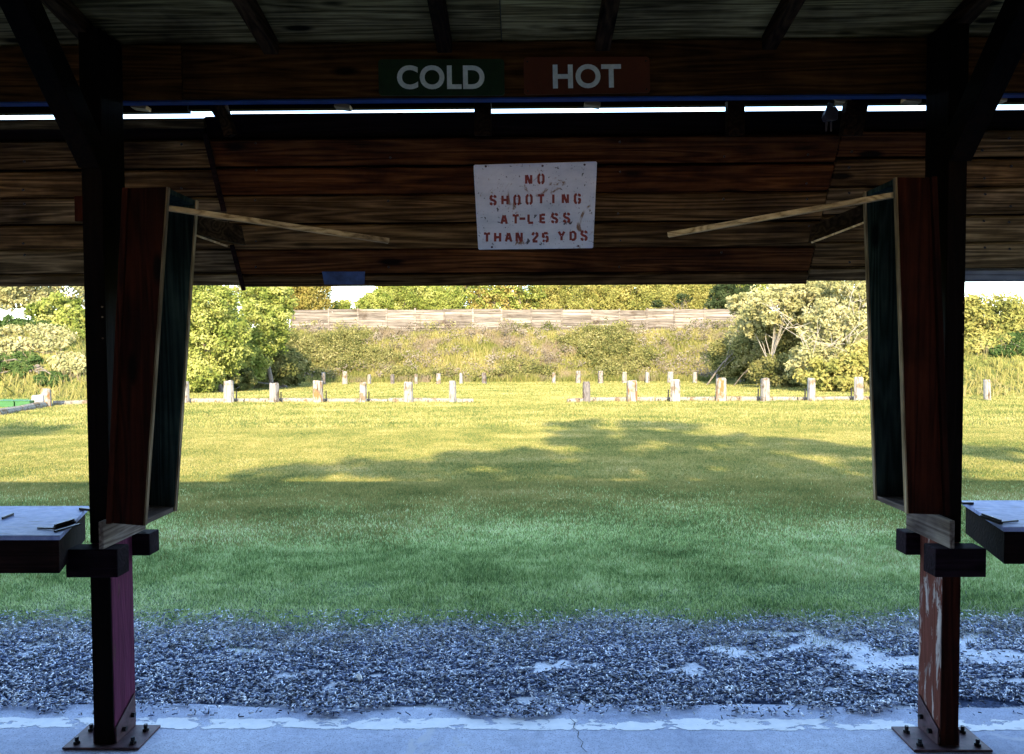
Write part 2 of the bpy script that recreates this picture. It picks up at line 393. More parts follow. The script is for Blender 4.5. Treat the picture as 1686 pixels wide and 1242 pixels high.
M['grass'] = blade_mat('grass_blades', [(0, (.03, .065, .02)), (.3, (.16, .26, .085)), (.5, (.34, .46, .16)), (.75, (.60, .70, .33)), (1, (.90, .92, .62))], None, .3, .55, .35)
Vs = []
def zone(d0, d1, dens, h0, h1, wd, edge=False):
    area = .72 * 2 * (d1 ** 2 - d0 ** 2) / 2 + 2 * 1.0 * (d1 - d0); n = int(area * dens)
    y = np.sqrt(rng.uniform(d0 ** 2, d1 ** 2, n)); x = rng.uniform(-1, 1, n) * (.72 * y + 1.0)
    h = rng.uniform(h0, h1, n) * (.65 + .8 * fbm(x * 1.7, y * 2.2, 31)); k = np.ones(n, bool)
    if edge:
        q = (y - grass_edge(x))
        pr = np.clip(sm(-.42, .14, q) ** 1.7 * (.35 + 1.6 * fbm(x * 7, y * 9, 61)) + sm(.05, .2, q), 0, 1)
        for (cx, cy, r) in TUFTS: pr = np.maximum(pr, .9 * (np.hypot((x - cx) / r, (y - cy) / (r * .6)) < .8 + .4 * vnoise(x * 30, y * 30)))
        k = rng.random(n) < pr; h = h * (.5 + .5 * sm(-.1, .3, q))
    x, y, h = x[k], y[k], h[k]
    Vs.append(blades(x, y, h, np.full(len(x), wd) * rng.uniform(.7, 1.3, len(x)), 'g', None))
TUFTS = []
for px, py, r in [(60, 1088, .09), (1478, 1073, .10), (350, 1066, .14), (400, 1070, .09), (1345, 1062, .05), (1610, 1045, .06)]:
    dd = ray(px, py); t = (CAM_H - GZ) / -dd.z; TUFTS.append((dd.x * t, dd.y * t, r))
zone(3.6, 6.2, 11500, .020, .042, .0052, True)
zone(6.2, 9.5, 6500, .016, .032, .0065)
zone(9.5, 16, 2400, .016, .03, .012)
zone(16, 27, 420, .03, .06, .026)
zone(27, 47, 120, .04, .08, .05)
V = np.concatenate(Vs)
def gtint(V, k):
    x, y = V[:, 0, 0], V[:, 0, 1]
    a = fbm(x * k * 2.2, y * k * 3.0, 77) - .5; b = fbm(x * .35, y * 1.6, 78) - .5
    return np.clip(.53 + .65 * a + .55 * b + .85 * (rng.random(len(V)) - .5), 0, 1)
me_far = V[:, 0, 1] + rng.normal(0, .9, len(V)) + 2.5 * (fbm(V[:, 0, 0] * .7, V[:, 0, 1] * .9, 90) - .5) > 7.2
tag(mass_mesh('lawn_grass', V[me_far], 5, gtint(V[me_far], 1.), M['grass_far']), 'drier yellowish grass blades of the lawn towards the target rows', 'grass', kind='stuff')
V = V[~me_far]
tag(mass_mesh('lawn_grass', V, 5, gtint(V, 3.), M['grass']), 'short green grass blades of the mown lawn', 'grass', kind='stuff')

# dry straw along the grass edge
n = 20000; x = rng.uniform(-4.4, 4.4, n); y = grass_edge(x) + rng.normal(-.08, .16, n); y = np.clip(y, 3.7, 5)
V = blades(x, y, rng.uniform(.012, .04, n), rng.uniform(.0022, .0045, n), 's', None, 1.3, .012)
M['straw'] = leaf = blade_mat('straw', [(0, (.22, .23, .2)), (.5, (.45, .45, .38)), (1, (.8, .8, .72))], None, .2)
tag(mass_mesh('dry_straw', V, 5, rng.random(n), M['straw']), 'pale dry straw blades along the ragged grass edge', 'straw', kind='stuff')

# ------------------------------------------------------------------ shelter
Y0 = 3.03; Y1 = 3.205          # post near / far face
SH = empty('firing_line_shelter', (0, 3.2, 0), 'dark timber open fronted shooting shelter framing the whole view', 'shelter')
EAVE_Y = 3.62
def roof_z(y): return 2.887 + .21 * (3.205 - y) if y > -.2 else 2.887 + .21 * 3.405 - .3 * (-.2 - y)
# sheathing: plywood sheets
mb = MB()
xs_ = [-12, -9.8, -7.4, -5.0, -2.52, -.08, 2.36, 4.8, 7.2, 9.7, 12]
for i in range(10):
    for (a, b) in ((-.2, 1.6), (1.6, EAVE_Y)):
        x0, x1 = xs_[i] + .002, xs_[i + 1] - .002; za, zb = roof_z(a), roof_z(b)
        mb.hexa([(x0, a + .002, za), (x1, a + .002, za), (x1, b, zb), (x0, b, zb), (x0, a + .002, za + .02), (x1, a + .002, za + .02), (x1, b, zb + .02), (x0, b, zb + .02)])
mb.hexa([(-12, -3.8, roof_z(-3.8)), (12, -3.8, roof_z(-3.8)), (12, -.2, roof_z(-.19)), (-12, -.2, roof_z(-.19)),
         (-12, -3.8, roof_z(-3.8) + .02), (12, -3.8, roof_z(-3.8) + .02), (12, -.2, roof_z(-.19) + .02), (-12, -.2, roof_z(-.19) + .02)])
roof = mb.build('roof', M['ply'], SH)
g = NG('shingle'); n = g.noise(g.pos(), 20, 5, .7)
M['shingle'] = g.pbr(g.ramp(n, [(.3, (.05, .05, .055)), (.7, (.12, .12, .12))]), .9, g.bump(n, .5, .01), .1)
mb = MB()
for (a, b) in ((-3.85, -.2), (-.2, EAVE_Y + .03)):
    za, zb = roof_z(a) if a < -.2 else roof_z(-.19), (roof_z(b) if b > 0 else roof_z(-.19))
    mb.hexa([(-12.05, a, za + .024), (12.05, a, za + .024), (12.05, b, zb + .024), (-12.05, b, zb + .024), (-12.05, a, za + .045), (12.05, a, za + .045), (12.05, b, zb + .045), (-12.05, b, zb + .045)])
mb.build('shingle_cover', M['shingle'], roof)
# fascia at the eave with its bottom edge
fz = PZ(182, EAVE_Y)
mb = MB()
for (a, b, dz) in ((-12, -1.55, -.006), (-1.55, 3.1, .004), (3.1, 12, 0)):
    mb.box(a + .002, b - .002, EAVE_Y - .045, EAVE_Y - .005, fz + dz, roof_z(EAVE_Y) - .002)
mb.build('fascia', M['dark_x'], SH, .002)
# soffit blocks, pale sawn ends under the eave
mb = MB()
for px, py in ((565, 177), (975, 173), (232, 178), (1500, 167), (1640, 165), (1385, 168)):
    p_ = at(px, py, 3.45); MB().beam(p_ + Vector((-.035, 0, .006)), p_ + Vector((.035, .0, -.004)), (0, 1, 0), .05, .018).build('wood_block', M['raw_x'], SH, .002)
# rafters
for i, px in enumerate((-140, 175, 452, 735, 993, 1265, 1545, 1850)):
    xx = PX(px, 3.18); 
    mb = MB(); ya, yb = .0, 3.198
    dx = (.02, .0, -.03, 0, .02, .03, 0, 0)[i]
    mb.hexa([(xx - .03 + dx, ya, roof_z(ya) - .155), (xx + .03 + dx, ya, roof_z(ya) - .155), (xx + .03, yb, roof_z(yb) - .06), (xx - .03, yb, roof_z(yb) - .06),
             (xx - .03 + dx, ya, roof_z(ya) - .002), (xx + .03 + dx, ya, roof_z(ya) - .002), (xx + .03, yb, roof_z(yb) - .002), (xx - .03, yb, roof_z(yb) - .002)])
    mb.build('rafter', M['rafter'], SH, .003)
# beam carrying the signs
bz0 = PZ(158, Y1); bz1 = roof_z(3.23) - .004
xj = PX(308, Y1)
MB().box(-12, xj - .002, Y1 + .001, Y1 + .040, bz0 - .004, bz1, .62).build('beam', M['beam'], SH, .003)
MB().box(xj + .002, 12, Y1 + .003, Y1 + .043, bz0, bz1, .45).build('beam', M['beam'], SH, .003)
MB().box(-12, 12, Y1 + .002, Y1 + .046, bz0 - .012, bz0 - .0062).build('skylit_underside_strip', M['skylit_blue'], SH)  # blue strip colouring the beam's underside as if lit by the sky
# rear wall added out of view to darken the interior, plus end walls
M['rear'] = wood('end_wall_wood', (.008, .006, .004), (.02, .015, .01), (.035, .028, .02), 'X')
mb = MB(); z = 0.0
while z < 2.25:
    mb.box(-12, 12, -3.62, -3.59, z + .003, z + .19); z += .193
mb.build('added_shade_wall', M['rear'], SH)
for s in (-1, 1):
    mb = MB(); x0 = 12 * s; z = 0.
    while z < 2.7: mb.box(min(x0, x0 + .03 * s), max(x0, x0 + .03 * s), -3.6, 3.3, z + .003, z + .19); z += .193
    mb.build('end_wall', M['rear'], SH)

# posts
def make_post(xn0, xn1, mat_top, mat_low, sgn):
    zc = .83
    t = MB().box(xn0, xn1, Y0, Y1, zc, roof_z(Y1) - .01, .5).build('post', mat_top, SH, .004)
    MB().box(xn0 + .0015, xn1 - .0015, Y0 + .0015, Y1 - .0015, .012, zc - .001, .5).build('painted_foot', mat_low, t, .004)
    MB().box(xn0 + .002, xn1 - .003, Y0 - .006, Y0 + .0005, .014, zc - .115, .5).build('near_face_shade', M['cab'] if sgn > 0 else M['dark_z'], t, .001)  # thin dark slab that paints the shade on the foot's near face
    # base plate with upright tabs and bolts
    xc = (xn0 + xn1) / 2; xi = xn1 if sgn < 0 else xn0
    MB().box(xc - .155, xc + .155, Y0 - .035, Y1 - .02, .001, .011).build('base_plate', M['iron'], t, .002)
    for xs_ in (xn0 - .0065, xn1 + .0005):
        vs = [(xs_, Y0 + .0, .011), (xs_ + .006, Y0 + .0, .011), (xs_ + .006, Y1 - .02, .011), (xs_, Y1 - .02, .011),
              (xs_, Y0 + .0, .075), (xs_ + .006, Y0 + .0, .075), (xs_ + .006, Y1 - .02, .15), (xs_, Y1 - .02, .15)]
        MB().hexa(vs).build('bracket', M['iron'], t, .002)
    for (bx, by) in ((xc - .115, Y0 + .0), (xc + .115, Y0 + .0), (xc - .115, Y1 - .07), (xc + .115, Y1 - .07), ):
        mb = MB(); mb.prism([(bx + .014 * math.cos(a), by + .014 * math.sin(a)) for a in np.arange(0, 6.2, math.pi / 3)], .011, .022)
        mb.prism([(bx + .008 * math.cos(a), by + .008 * math.sin(a)) for a in np.arange(0, 6.2, math.pi / 4)], .0225, .038)
        mb.build('bolt', M['steel'], t)
    for (yy, zz) in ((Y0 + .05, .045), (Y0 + .12, .07)):
        s = 1 if sgn < 0 else -1; x_ = xi + s * .007
        MB().tube([(x_, yy, zz), (x_ + s * .014, yy, zz)], [.011, .010], 6).build('bolt', M['steel'], t)
    for zz in (1.78, 1.74, 1.655):                      # bright nail heads on the near face
        MB().tube([(xc + .03, Y0 + .0, zz), (xc + .03, Y0 - .003, zz)], [.004, .004], 6).build('nail', M['raw_z'], t)
    # cross pieces gripping the post
    zt = .83
    o0, o1 = xn0 - (.045 if sgn < 0 else .075), xn1 + (.045 if sgn > 0 else .075)
    MB().box(o0, o1, Y0 - .092, Y0 - .001, zt - .112, zt - .001).build('cross_piece', M['cross'], t, .004)
    MB().box(o0 + .02, o1 - .005, Y1 + .001, Y1 + .09, zt - .098, zt - .004).build('cross_piece', M['cross'], t, .004)
    # plank on the inner side that carries the cabinet
    if sgn < 0: xa, xb = xn1 + .0075, xn1 + .027
    else: xa, xb = xn0 - .027, xn0 - .0075
    MB().box(xa, xb, Y0 - .10, Y1 + .06, zt + .002, .940, .65).build('support_plank', M['raw_y'], t, .003)
    # knee brace going up towards the viewer
    xm = (xn0 + xn1) / 2
    MB().beam((xm, Y0 + .02, 2.36), (xm, Y0 - .62, 3.0), (1, 0, 0), .088, .10).build('knee_brace', M['dark_y'], t, .004)
    return t
M['foot_l'] = wood('red_painted_post', (0.0186, 0.0074, 0.0093), (0.0558, 0.0217, 0.0279), (0.0992, 0.0496, 0.0558), 'Z', paint=(0.0961, 0.0223, 0.0527), peel=.63, knots=False)
M['foot_r'] = wood('peeling_red_post', (0.1120, 0.0800, 0.0800), (0.3040, 0.2560, 0.2480), (0.4800, 0.4400, 0.4320), 'Z', paint=(0.1360, 0.0440, 0.0320), peel=.535, knots=False)
M['cross'] = wood('purple_cross_wood', (0.0054, 0.0027, 0.0054), (0.0135, 0.0063, 0.0113), (0.0270, 0.0144, 0.0248), 'X')
PLx0, PLx1 = PX(155, Y0, 1190), PX(189, Y0, 1190)
PRx0, PRx1 = PX(1547, Y0, 1190), PX(1578, Y0, 1190)
tag(make_post(PLx0, PLx1, M['dark_z'], M['foot_l'], -1), 'left post, black above with purple red painted foot')
tag(make_post(PRx0, PRx1, M['dark_z'], M['foot_r'], 1), 'right post with peeling red paint on its foot')
for xo in (-5.3, 5.3, -8.9, 8.9):
    MB().box(xo - .045, xo + .045, Y0, Y1, 0.001, roof_z(Y1) - .01).build('post', M['dark_z'], SH, .004)
MB().box(-5.3, -5.2, -3.4, -3.3, 0.001, 2.7).build('post', M['dark_z'], SH); MB().box(5.2, 5.3, -3.4, -3.3, 0.001, 2.7).build('post', M['dark_z'], SH)

# ------------------------------------------------------------------ sloped plank baffle
BS = Vector((0, .545, -.839))         # down-slope direction
BN = Vector((0, -.839, -.545))        # normal towards the viewer
def slope_pt(px, py, off=0.0):
    """point on the baffle plane under a photo pixel"""
    P0 = Vector((0, 3.706, 2.307)) + BN * off
    d = ray(px, py); o = Vector((0, 0, CAM_H)); t = (P0 - o).dot(BN) / d.dot(BN)
    return o + d * t
def bcoord(x, s, off=0.0):            # s measured down the slope from the sign centre
    return Vector((x, 3.706, 2.307)) + BS * s + BN * off
def s_of(px, py): return (slope_pt(px, py) - Vector((0, 3.706, 2.307))).dot(BS)
BAF = MB()
def plank(mb, x0, x1, s0, s1, off, t, skew0=0, skew1=0):
    th = .026
    p = [bcoord(x0, s0, off), bcoord(x1, s0, off), bcoord(x1 + skew1, s1, off), bcoord(x0 + skew0, s1, off)]
    q = [v - BN * th for v in p]
    mb.hexa([q[0], q[1], q[2], q[3], p[0], p[1], p[2], p[3]], t)
sTop = s_of(843, 224)
xL = slope_pt(345, 232).x; xR = slope_pt(1384, 225).x
def rows(pys, px): return [s_of(px, y) for y in pys]
def section(x0, x1, ss, off, mats, parent, gap=.005, thick=None, sag=0):
    groups = {}
    for i in range(len(ss) - 1):
        mb = groups.setdefault(mats[i][0], MB())
        plank(mb, x0, x1, ss[i] + gap / 2, ss[i + 1] - gap / 2 + (.0), off + mats[i][2], mats[i][1])
    return groups
baf = bpy.data.objects.new('plank_baffle', None); C.objects.link(baf); baf.parent = SH; baf.location = (0, .5, 2.3)
baf['label'] = 'dark plank baffle sloping away below the roof gap'
def add_section(x0, x1, pys, px, off, spec):
    ss = rows(pys, px)
    gr = {}
    for i in range(len(ss) - 1):
        m, t, o = spec[i]; mb = gr.setdefault(m, MB()); plank(mb, x0, x1, ss[i] + .007, ss[i + 1] - .007, off + o * 2, t)
    for m, mb in gr.items():
        mb.build('plank_panel', M[m], baf, .003)
M['plank_pale'] = wood('plank_pale', (.020, .013, .006), (.085, .060, .030), (.26, .20, .12), 'X')
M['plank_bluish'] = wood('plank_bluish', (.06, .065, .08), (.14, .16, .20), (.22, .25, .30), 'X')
add_section(-12, xL - .004, (232, 281, 326, 371, 412, 452, 473), 160, 0, [('plank', .35, 0), ('plank', .45, .004), ('plank_pale', .4, 0), ('plank', .7, .003), ('plank_pale', .5, 0), ('plank_pale', .6, .002)])
add_section(xL + .004, xR - .004, (225, 272, 318, 366, 408, 449, 470), 860, .010, [('plank_red', .75, 0), ('plank_red', .5, .003), ('plank', .2, 0), ('plank', .42, .004), ('plank_red', .85, 0), ('plank', .32, .003)])
add_section(xR + .004, 2.02, (216, 261, 308, 355, 399, 441, 464), 1420, 0, [('plank_red', .7, 0), ('plank', .4, .003), ('plank_pale', .2, 0), ('plank', .5, .003), ('plank', .7, 0), ('plank_pale', .5, .002)])
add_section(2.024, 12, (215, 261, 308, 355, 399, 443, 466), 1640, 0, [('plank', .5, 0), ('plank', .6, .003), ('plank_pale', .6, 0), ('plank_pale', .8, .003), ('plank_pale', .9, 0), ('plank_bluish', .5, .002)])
# header board above the planks, black
st = s_of(843, 190.5)
mb = MB(); plank(mb, -12, slope_pt(335, 200).x, s_of(100, 199), s_of(100, 214), .0, .5); mb.build('header_board', M['plank'], baf, .003)
mb = MB(); plank(mb, -12, xL - .02, s_of(100, 214) + .001, s_of(160, 232), -.02, .5); mb.build('header_board', M['dark_x'], baf)
mb = MB(); plank(mb, slope_pt(378, 200).x, slope_pt(790, 200).x, s_of(580, 191.0), s_of(843, 225), -.02, .4)
plank(mb, slope_pt(790, 200).x + .002, slope_pt(1205, 200).x, s_of(1000, 190), s_of(843, 225), -.02, .4); 
plank(mb, slope_pt(1205, 200).x + .002, slope_pt(1400, 200).x, s_of(1300, 187.5), s_of(1384, 218), -.02, .4)
plank(mb, slope_pt(1400, 200).x + .002, 12, s_of(1550, 187), s_of(1420, 216), -.02, .4)
plank(mb, slope_pt(333, 200).x + .002, slope_pt(376, 200).x, s_of(350, 197), s_of(350, 232), -.02, .4)
mb.build('header_board', M['dark_x'], baf)
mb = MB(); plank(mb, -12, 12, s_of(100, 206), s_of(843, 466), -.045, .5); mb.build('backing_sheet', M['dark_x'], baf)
# hangers between eave and baffle
for px, wpx, lean in ((347, 12, .10), (362, 16, .05), (795, 26, .0), (1210, 26, .0), (1402, 20, -.02), (1420, 14, -.03), (-60, 20, 0), (1800, 20, 0)):
    a = at(px, 166, 3.43); b = at(px, 224, 3.465); b.x += lean
    MB().beam(a, b, (1, 0, 0), wpx / 1258 * 3.6, .05, random.random()).build('hanger', M['rafter'], baf, .003)
# dark strips standing in for the gap shadow along the bent left seam
mb = MB(); mb.beam(bcoord(xL - .005, sTop - .03, .020), bcoord(xL - .004, s_of(843, 342), .020), (1, 0, 0), .022, .012)
mb.build('seam_shadow_strip', M['dark_x'], baf); mb = MB(); mb.beam(bcoord(xL - .004, s_of(843, 398), .022), bcoord(xL + .002, s_of(843, 472), .022), (1, 0, 0), .020, .012)
mb.build('seam_shadow_strip', M['dark_x'], baf)

for px_, pys_ in ((40, (256, 303, 348, 391, 432)), (300, (250, 300, 345, 432)), (420, (248, 292, 342, 387, 430)), (640, (250, 343, 430)), (1020, (246, 295, 342, 386, 430)),
                  (1190, (248, 340, 428)), (1330, (245, 292, 340, 384)), (1400, (240, 288, 330, 422)), (1620, (238, 284, 332, 376, 420)), (1664, (240, 286, 330, 378, 422))):
    for k_, py_ in enumerate(pys_):
        q = slope_pt(px_ + random.uniform(-3, 3), py_ + random.choice((-12, 10)), .016); q2 = q + BN * .004
        MB().tube([q - BN * .004, q2], [.0055, .005], 6).build('nail', M['steel'], baf)
M['sky_halo'] = plain('sky_halo_blue', (.055, .10, .26), .8, .85, 9)  # blue sky reflection put onto the bottom plank as colour
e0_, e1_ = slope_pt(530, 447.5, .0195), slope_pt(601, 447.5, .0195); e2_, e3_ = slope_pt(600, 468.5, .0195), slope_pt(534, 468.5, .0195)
MB().hexa([v - BN * .0015 for v in (e0_, e1_, e2_, e3_)] + [e0_, e1_, e2_, e3_]).build('sky_halo_patch', M['sky_halo'], baf)

# small faceted fixture in the gap on the right
t = empty('junction_box', at(1365, 196, 3.30), 'small dark faceted fixture hanging in the bright gap at the right', 'light fixture')
c_ = at(1365, 190, 3.32); mb = MB(); r = .030
pts = [(-.030, -.004), (-.020, .026), (.016, .030), (.028, .014), (.026, -.028), (-.020, -.030)]
mb.solid([(c_.x + a, c_.y - .03, c_.z + b) for a, b in pts] + [(c_.x + a * .7, c_.y + .03, c_.z + b * .7) for a, b in pts],
         [tuple(range(6)), tuple(range(11, 5, -1))] + [(i, 6 + i, 6 + (i + 1) % 6, (i + 1) % 6) for i in range(6)])
M['fixture'] = plain('fixture_grey', (.05, .04, .06), .5, .5, 30)
mb.build('housing', M['fixture'], t, .003)
mb = MB()
for dx in (-.010, .008): mb.tube([(c_.x + dx, c_.y, c_.z - .025), (c_.x + dx * 1.2, c_.y, c_.z - .068)], [.005, .0035], 6)
mb.build('cable', M['fixture'], t)
MB().tube([(c_.x, c_.y - .0, c_.z + .022), (c_.x - .004, c_.y - .04, bz0 - .01)], [.016, .012], 8).build('mount', M['steel'], t)

# ------------------------------------------------------------------ signs
def flat_plate(name, corners, thick, mat, parent, rad=0.0, wob=0):
    """corners: 4 points counter-clockwise seen from the viewer, TL TR BR BL"""
    TL, TR, BR, BL = corners; n = (TR - TL).cross(BL - TL).normalized()   # pointing away from the viewer or toward
    if n.y > 0: n = -n
    def P(u, v): return (TL * (1 - u) + TR * u) * (1 - v) + (BL * (1 - u) + BR * u) * v
    W = (TR - TL).length; H = (BL - TL).length; pts = []
    for cu, cv, a0 in ((0, 0, 180), (1, 0, 270), (1, 1, 0), (0, 1, 90)):
        for k in range(5):
            a = R(a0 + k * 22.5); ru, rv = rad / W, rad / H
            pts.append(P(abs(cu - ru) + ru * math.cos(a), abs(cv - rv) + rv * math.sin(a)))
    N = len(pts); mb = MB()
    mb.solid([p + n * thick for p in pts] + pts, [tuple(range(N)), tuple(range(2 * N - 1, N - 1, -1))] + [(i, N + i, N + (i + 1) % N, (i + 1) % N) for i in range(N)])
    return mb.build(name, mat, parent), P, n
def text_mesh(txt, P, n, u0, u1, v0, v1, off, mat, parent, bold=.028):
    cu = bpy.data.curves.new('t', 'FONT'); cu.body = txt; cu.size = 1; cu.offset = bold; cu.space_character = 1.04
    cu.extrude = .001; cu.resolution_u = 6
    o = bpy.data.objects.new('t', cu); C.objects.link(o); dg = bpy.context.evaluated_depsgraph_get()
    me = bpy.data.meshes.new_from_object(o.evaluated_get(dg)); bpy.data.objects.remove(o)
    co = np.array([v.co[:] for v in me.vertices]); x0, y0 = co[:, 0].min(), co[:, 1].min(); x1, y1 = co[:, 0].max(), co[:, 1].max()
    for v in me.vertices:
        u = u0 + (u1 - u0) * (v.co.x - x0) / (x1 - x0); vv = v1 + (v0 - v1) * (v.co.y - y0) / (y1 - y0)
        v.co = P(u, vv) + n * (off + (.0012 if v.co.z > 0 else 0))
    me.materials.clear()
    return link_mesh('lettering', me, mat, parent)
def pt(px, py): return at(px, py, Y1 - .006)
for nm, cs, mat, txt, uv, lab in (
    ('cold_sign', ((623, 98.5), (830, 98), (831, 158), (624, 158)), 'green_sign', 'COLD', (.148, .842, .17, .83), 'dark green sign reading COLD on the beam'),
    ('hot_sign', ((862, 95), (1069, 94), (1070.5, 153.5), (863, 157)), 'red_sign', 'HOT', (.23, .772, .20, .85), 'rust red sign reading HOT on the beam')):
    t = empty(nm, pt((cs[0][0] + cs[1][0]) / 2, 128), lab, 'sign', 'range status signs on the beam')
    pl, P, n = flat_plate('panel', [pt(*c) for c in cs], .004, M[mat], t, .014)
    text_mesh(txt, P, n, *uv, .0045, M['sign_letter'], t)
    mb = MB()
    for (u, v) in ((.03, .12), (.97, .12), (.97, .9), (.03, .9)):
        q = P(u, v); MB().tube([q + n * .003, q + n * .0065], [.004, .003], 8).build('screw', M['steel'], t)

# NO SHOOTING sign on the baffle
def sp(px, py): return slope_pt(px, py, .034)
t = empty('warning_sign', sp(880, 340), 'white chipped metal sign with red stencilled warning about shooting distance', 'sign')
g = NG('chipped_white'); p = g.pos()
a = g.noise(p, 26, 4, .6, .5); b = g.noise(p, 70, 4, .6); d = g.noise(g.pos((1, 3, 1)), 6, 5, .65)
c = g.ramp(d, [(.3, (.36, .40, .50)), (.7, (.55, .58, .66))])
c = g.mix(g.fr(b, .64, .68), c, (.10, .10, .14)); c = g.mix(g.fr(a, .665, .69), c, (.05, .045, .055))
c = g.mix(g.fr(g.noise(p, 9, 5, .7, 1), .60, .67), c, (.17, .09, .045))
M['chipped'] = g.pbr(c, .55, g.bump(a, .15, .002), .4)
pl, P, n = flat_plate('panel', [sp(779.5, 271.5), sp(983, 266), sp(976.5, 408.5), sp(787.5, 411)], .003, M['chipped'], t, .008)
ST = {  # stencil letters, box 0..1 x 0..1 (y down), gaps are the stencil bridges
    'N': [[(.1, 0), (.1, 1)], [(.22, 0), (.5, .55), (.78, 1)], [(.9, 0), (.9, 1)]],
    'O': [[(.42, 0), (.25, .03), (.1, .2), (.1, .8), (.25, .97), (.42, 1)], [(.58, 0), (.75, .03), (.9, .2), (.9, .8), (.75, .97), (.58, 1)]],
    'S': [[(.9, .24), (.85, .08), (.58, 0)], [(.42, 0), (.15, .08), (.1, .3), (.3, .46), (.7, .56), (.9, .72), (.85, .93), (.58, 1)], [(.42, 1), (.15, .93), (.1, .76)]],
    'H': [[(.1, 0), (.1, 1)], [(.9, 0), (.9, 1)], [(.24, .5), (.76, .5)]],
    'T': [[(0, .06), (.40, .06)], [(.6, .06), (1, .06)], [(.5, 0), (.5, 1)]],
    'I': [[(.5, 0), (.5, 1)]],
    'G': [[(.9, .26), (.85, .08), (.58, 0)], [(.42, 0), (.22, .03), (.1, .2), (.1, .8), (.22, .97), (.42, 1)], [(.58, 1), (.82, .95), (.9, .75), (.9, .55), (.6, .55)]],
    'A': [[(.42, .02), (.08, 1)], [(.58, .02), (.92, 1)], [(.34, .66), (.66, .66)]],
    'L': [[(.15, 0), (.15, .86)], [(.1, .95), (.9, .95)]],
    'E': [[(.15, 0), (.15, 1)], [(.3, .06), (.9, .06)], [(.3, .5), (.8, .5)], [(.3, .94), (.9, .94)]],
    '-': [[(-.1, .5), (1.1, .5)]],
    '2': [[(.1, .26), (.18, .06), (.42, 0)], [(.58, 0), (.85, .08), (.88, .3), (.5, .62), (.14, .9)], [(.1, .97), (.9, .97)]],
    '5': [[(.9, .05), (.3, .05)], [(.16, .02), (.14, .48), (.45, .42)], [(.58, .42), (.85, .5), (.9, .78), (.75, .96), (.55, 1)], [(.42, 1), (.1, .88)]],
    'Y': [[(.05, 0), (.42, .46)], [(.95, 0), (.58, .46)], [(.5, .5), (.5, 1)]],
    'D': [[(.12, 0), (.12, 1)], [(.3, .04), (.65, .06), (.88, .25), (.88, .75), (.65, .94), (.3, .96)]],
}
mb = MB(); idx = 0
def invP(px, py):        # photo pixel -> (u,v) on the sign by Newton-free bilinear search
    T = sp(px, py); u = v = .5
    for _ in range(12):
        q = P(u, v); du = (P(u + .01, v) - q) / .01; dv = (P(u, v + .01) - q) / .01; e = T - q
        u += e.dot(du) / du.dot(du); v += e.dot(dv) / dv.dot(dv)
    return u, v
def stencil(ch, px, py, wpx, hpx, tilt=0):
    global idx
    for pl_ in ST[ch]:
        pp = [Vector((px + (a - .5) * wpx, py + (b - .5) * hpx + tilt * (a - .5))) for a, b in pl_]
        wd = 3.9 / 2
        for k in range(len(pp) - 1):
            a, b = pp[k], pp[k + 1]; d = (b - a).normalized(); s = Vector((-d.y, d.x)) * wd
            e0 = d * (.8 if k > 0 else 0); e1 = d * (.8 if k < len(pp) - 2 else 0)
            idx += 1; off = .0036 + .00025 * (idx % 5)
            q = [a - e0 - s, b + e1 - s, b + e1 + s, a - e0 + s]
            top = [P(*invP(*c)) + n * off for c in q]; bot = [P(*invP(*c)) + n * .0031 for c in q]
            mb.hexa([bot[0], bot[1], bot[2], bot[3], top[0], top[1], top[2], top[3]])
Z = lambda zx, zy: (740 + zx / 5.62, 240 + zy / 5.62)
for ch, zx, zy in [('N', 733, 310), ('O', 847, 305),
                   ('S', 404, 502), ('H', 514, 500), ('O', 625, 500), ('O', 737, 495), ('T', 848, 492), ('I', 961, 490), ('N', 1072, 488), ('G', 1184, 488),
                   ('A', 506, 680), ('T', 613, 678), ('-', 675, 673), ('L', 752, 675), ('E', 863, 672), ('S', 973, 668), ('S', 1084, 664),
                   ('T', 348, 846), ('H', 446, 845), ('A', 547, 844), ('N', 645, 843), ('2', 792, 846), ('5', 886, 844), ('Y', 1037, 833), ('D', 1143, 832), ('S', 1245, 830)]:
    x_, y_ = Z(zx, zy); stencil(ch, x_, y_, 10.2 if ch != '-' else 8, 14.2)
o = mb.build('lettering', M['stencil'], t)
mb = MB()
for (u, v) in ((.10, .02), (.56, .03), (.9, .03), (.12, .97), (.87, .97)):
    q = P(u, v); MB().tube([q + n * .002, q + n * .007], [.006, .004], 8).build('nail', M['iron'], t)

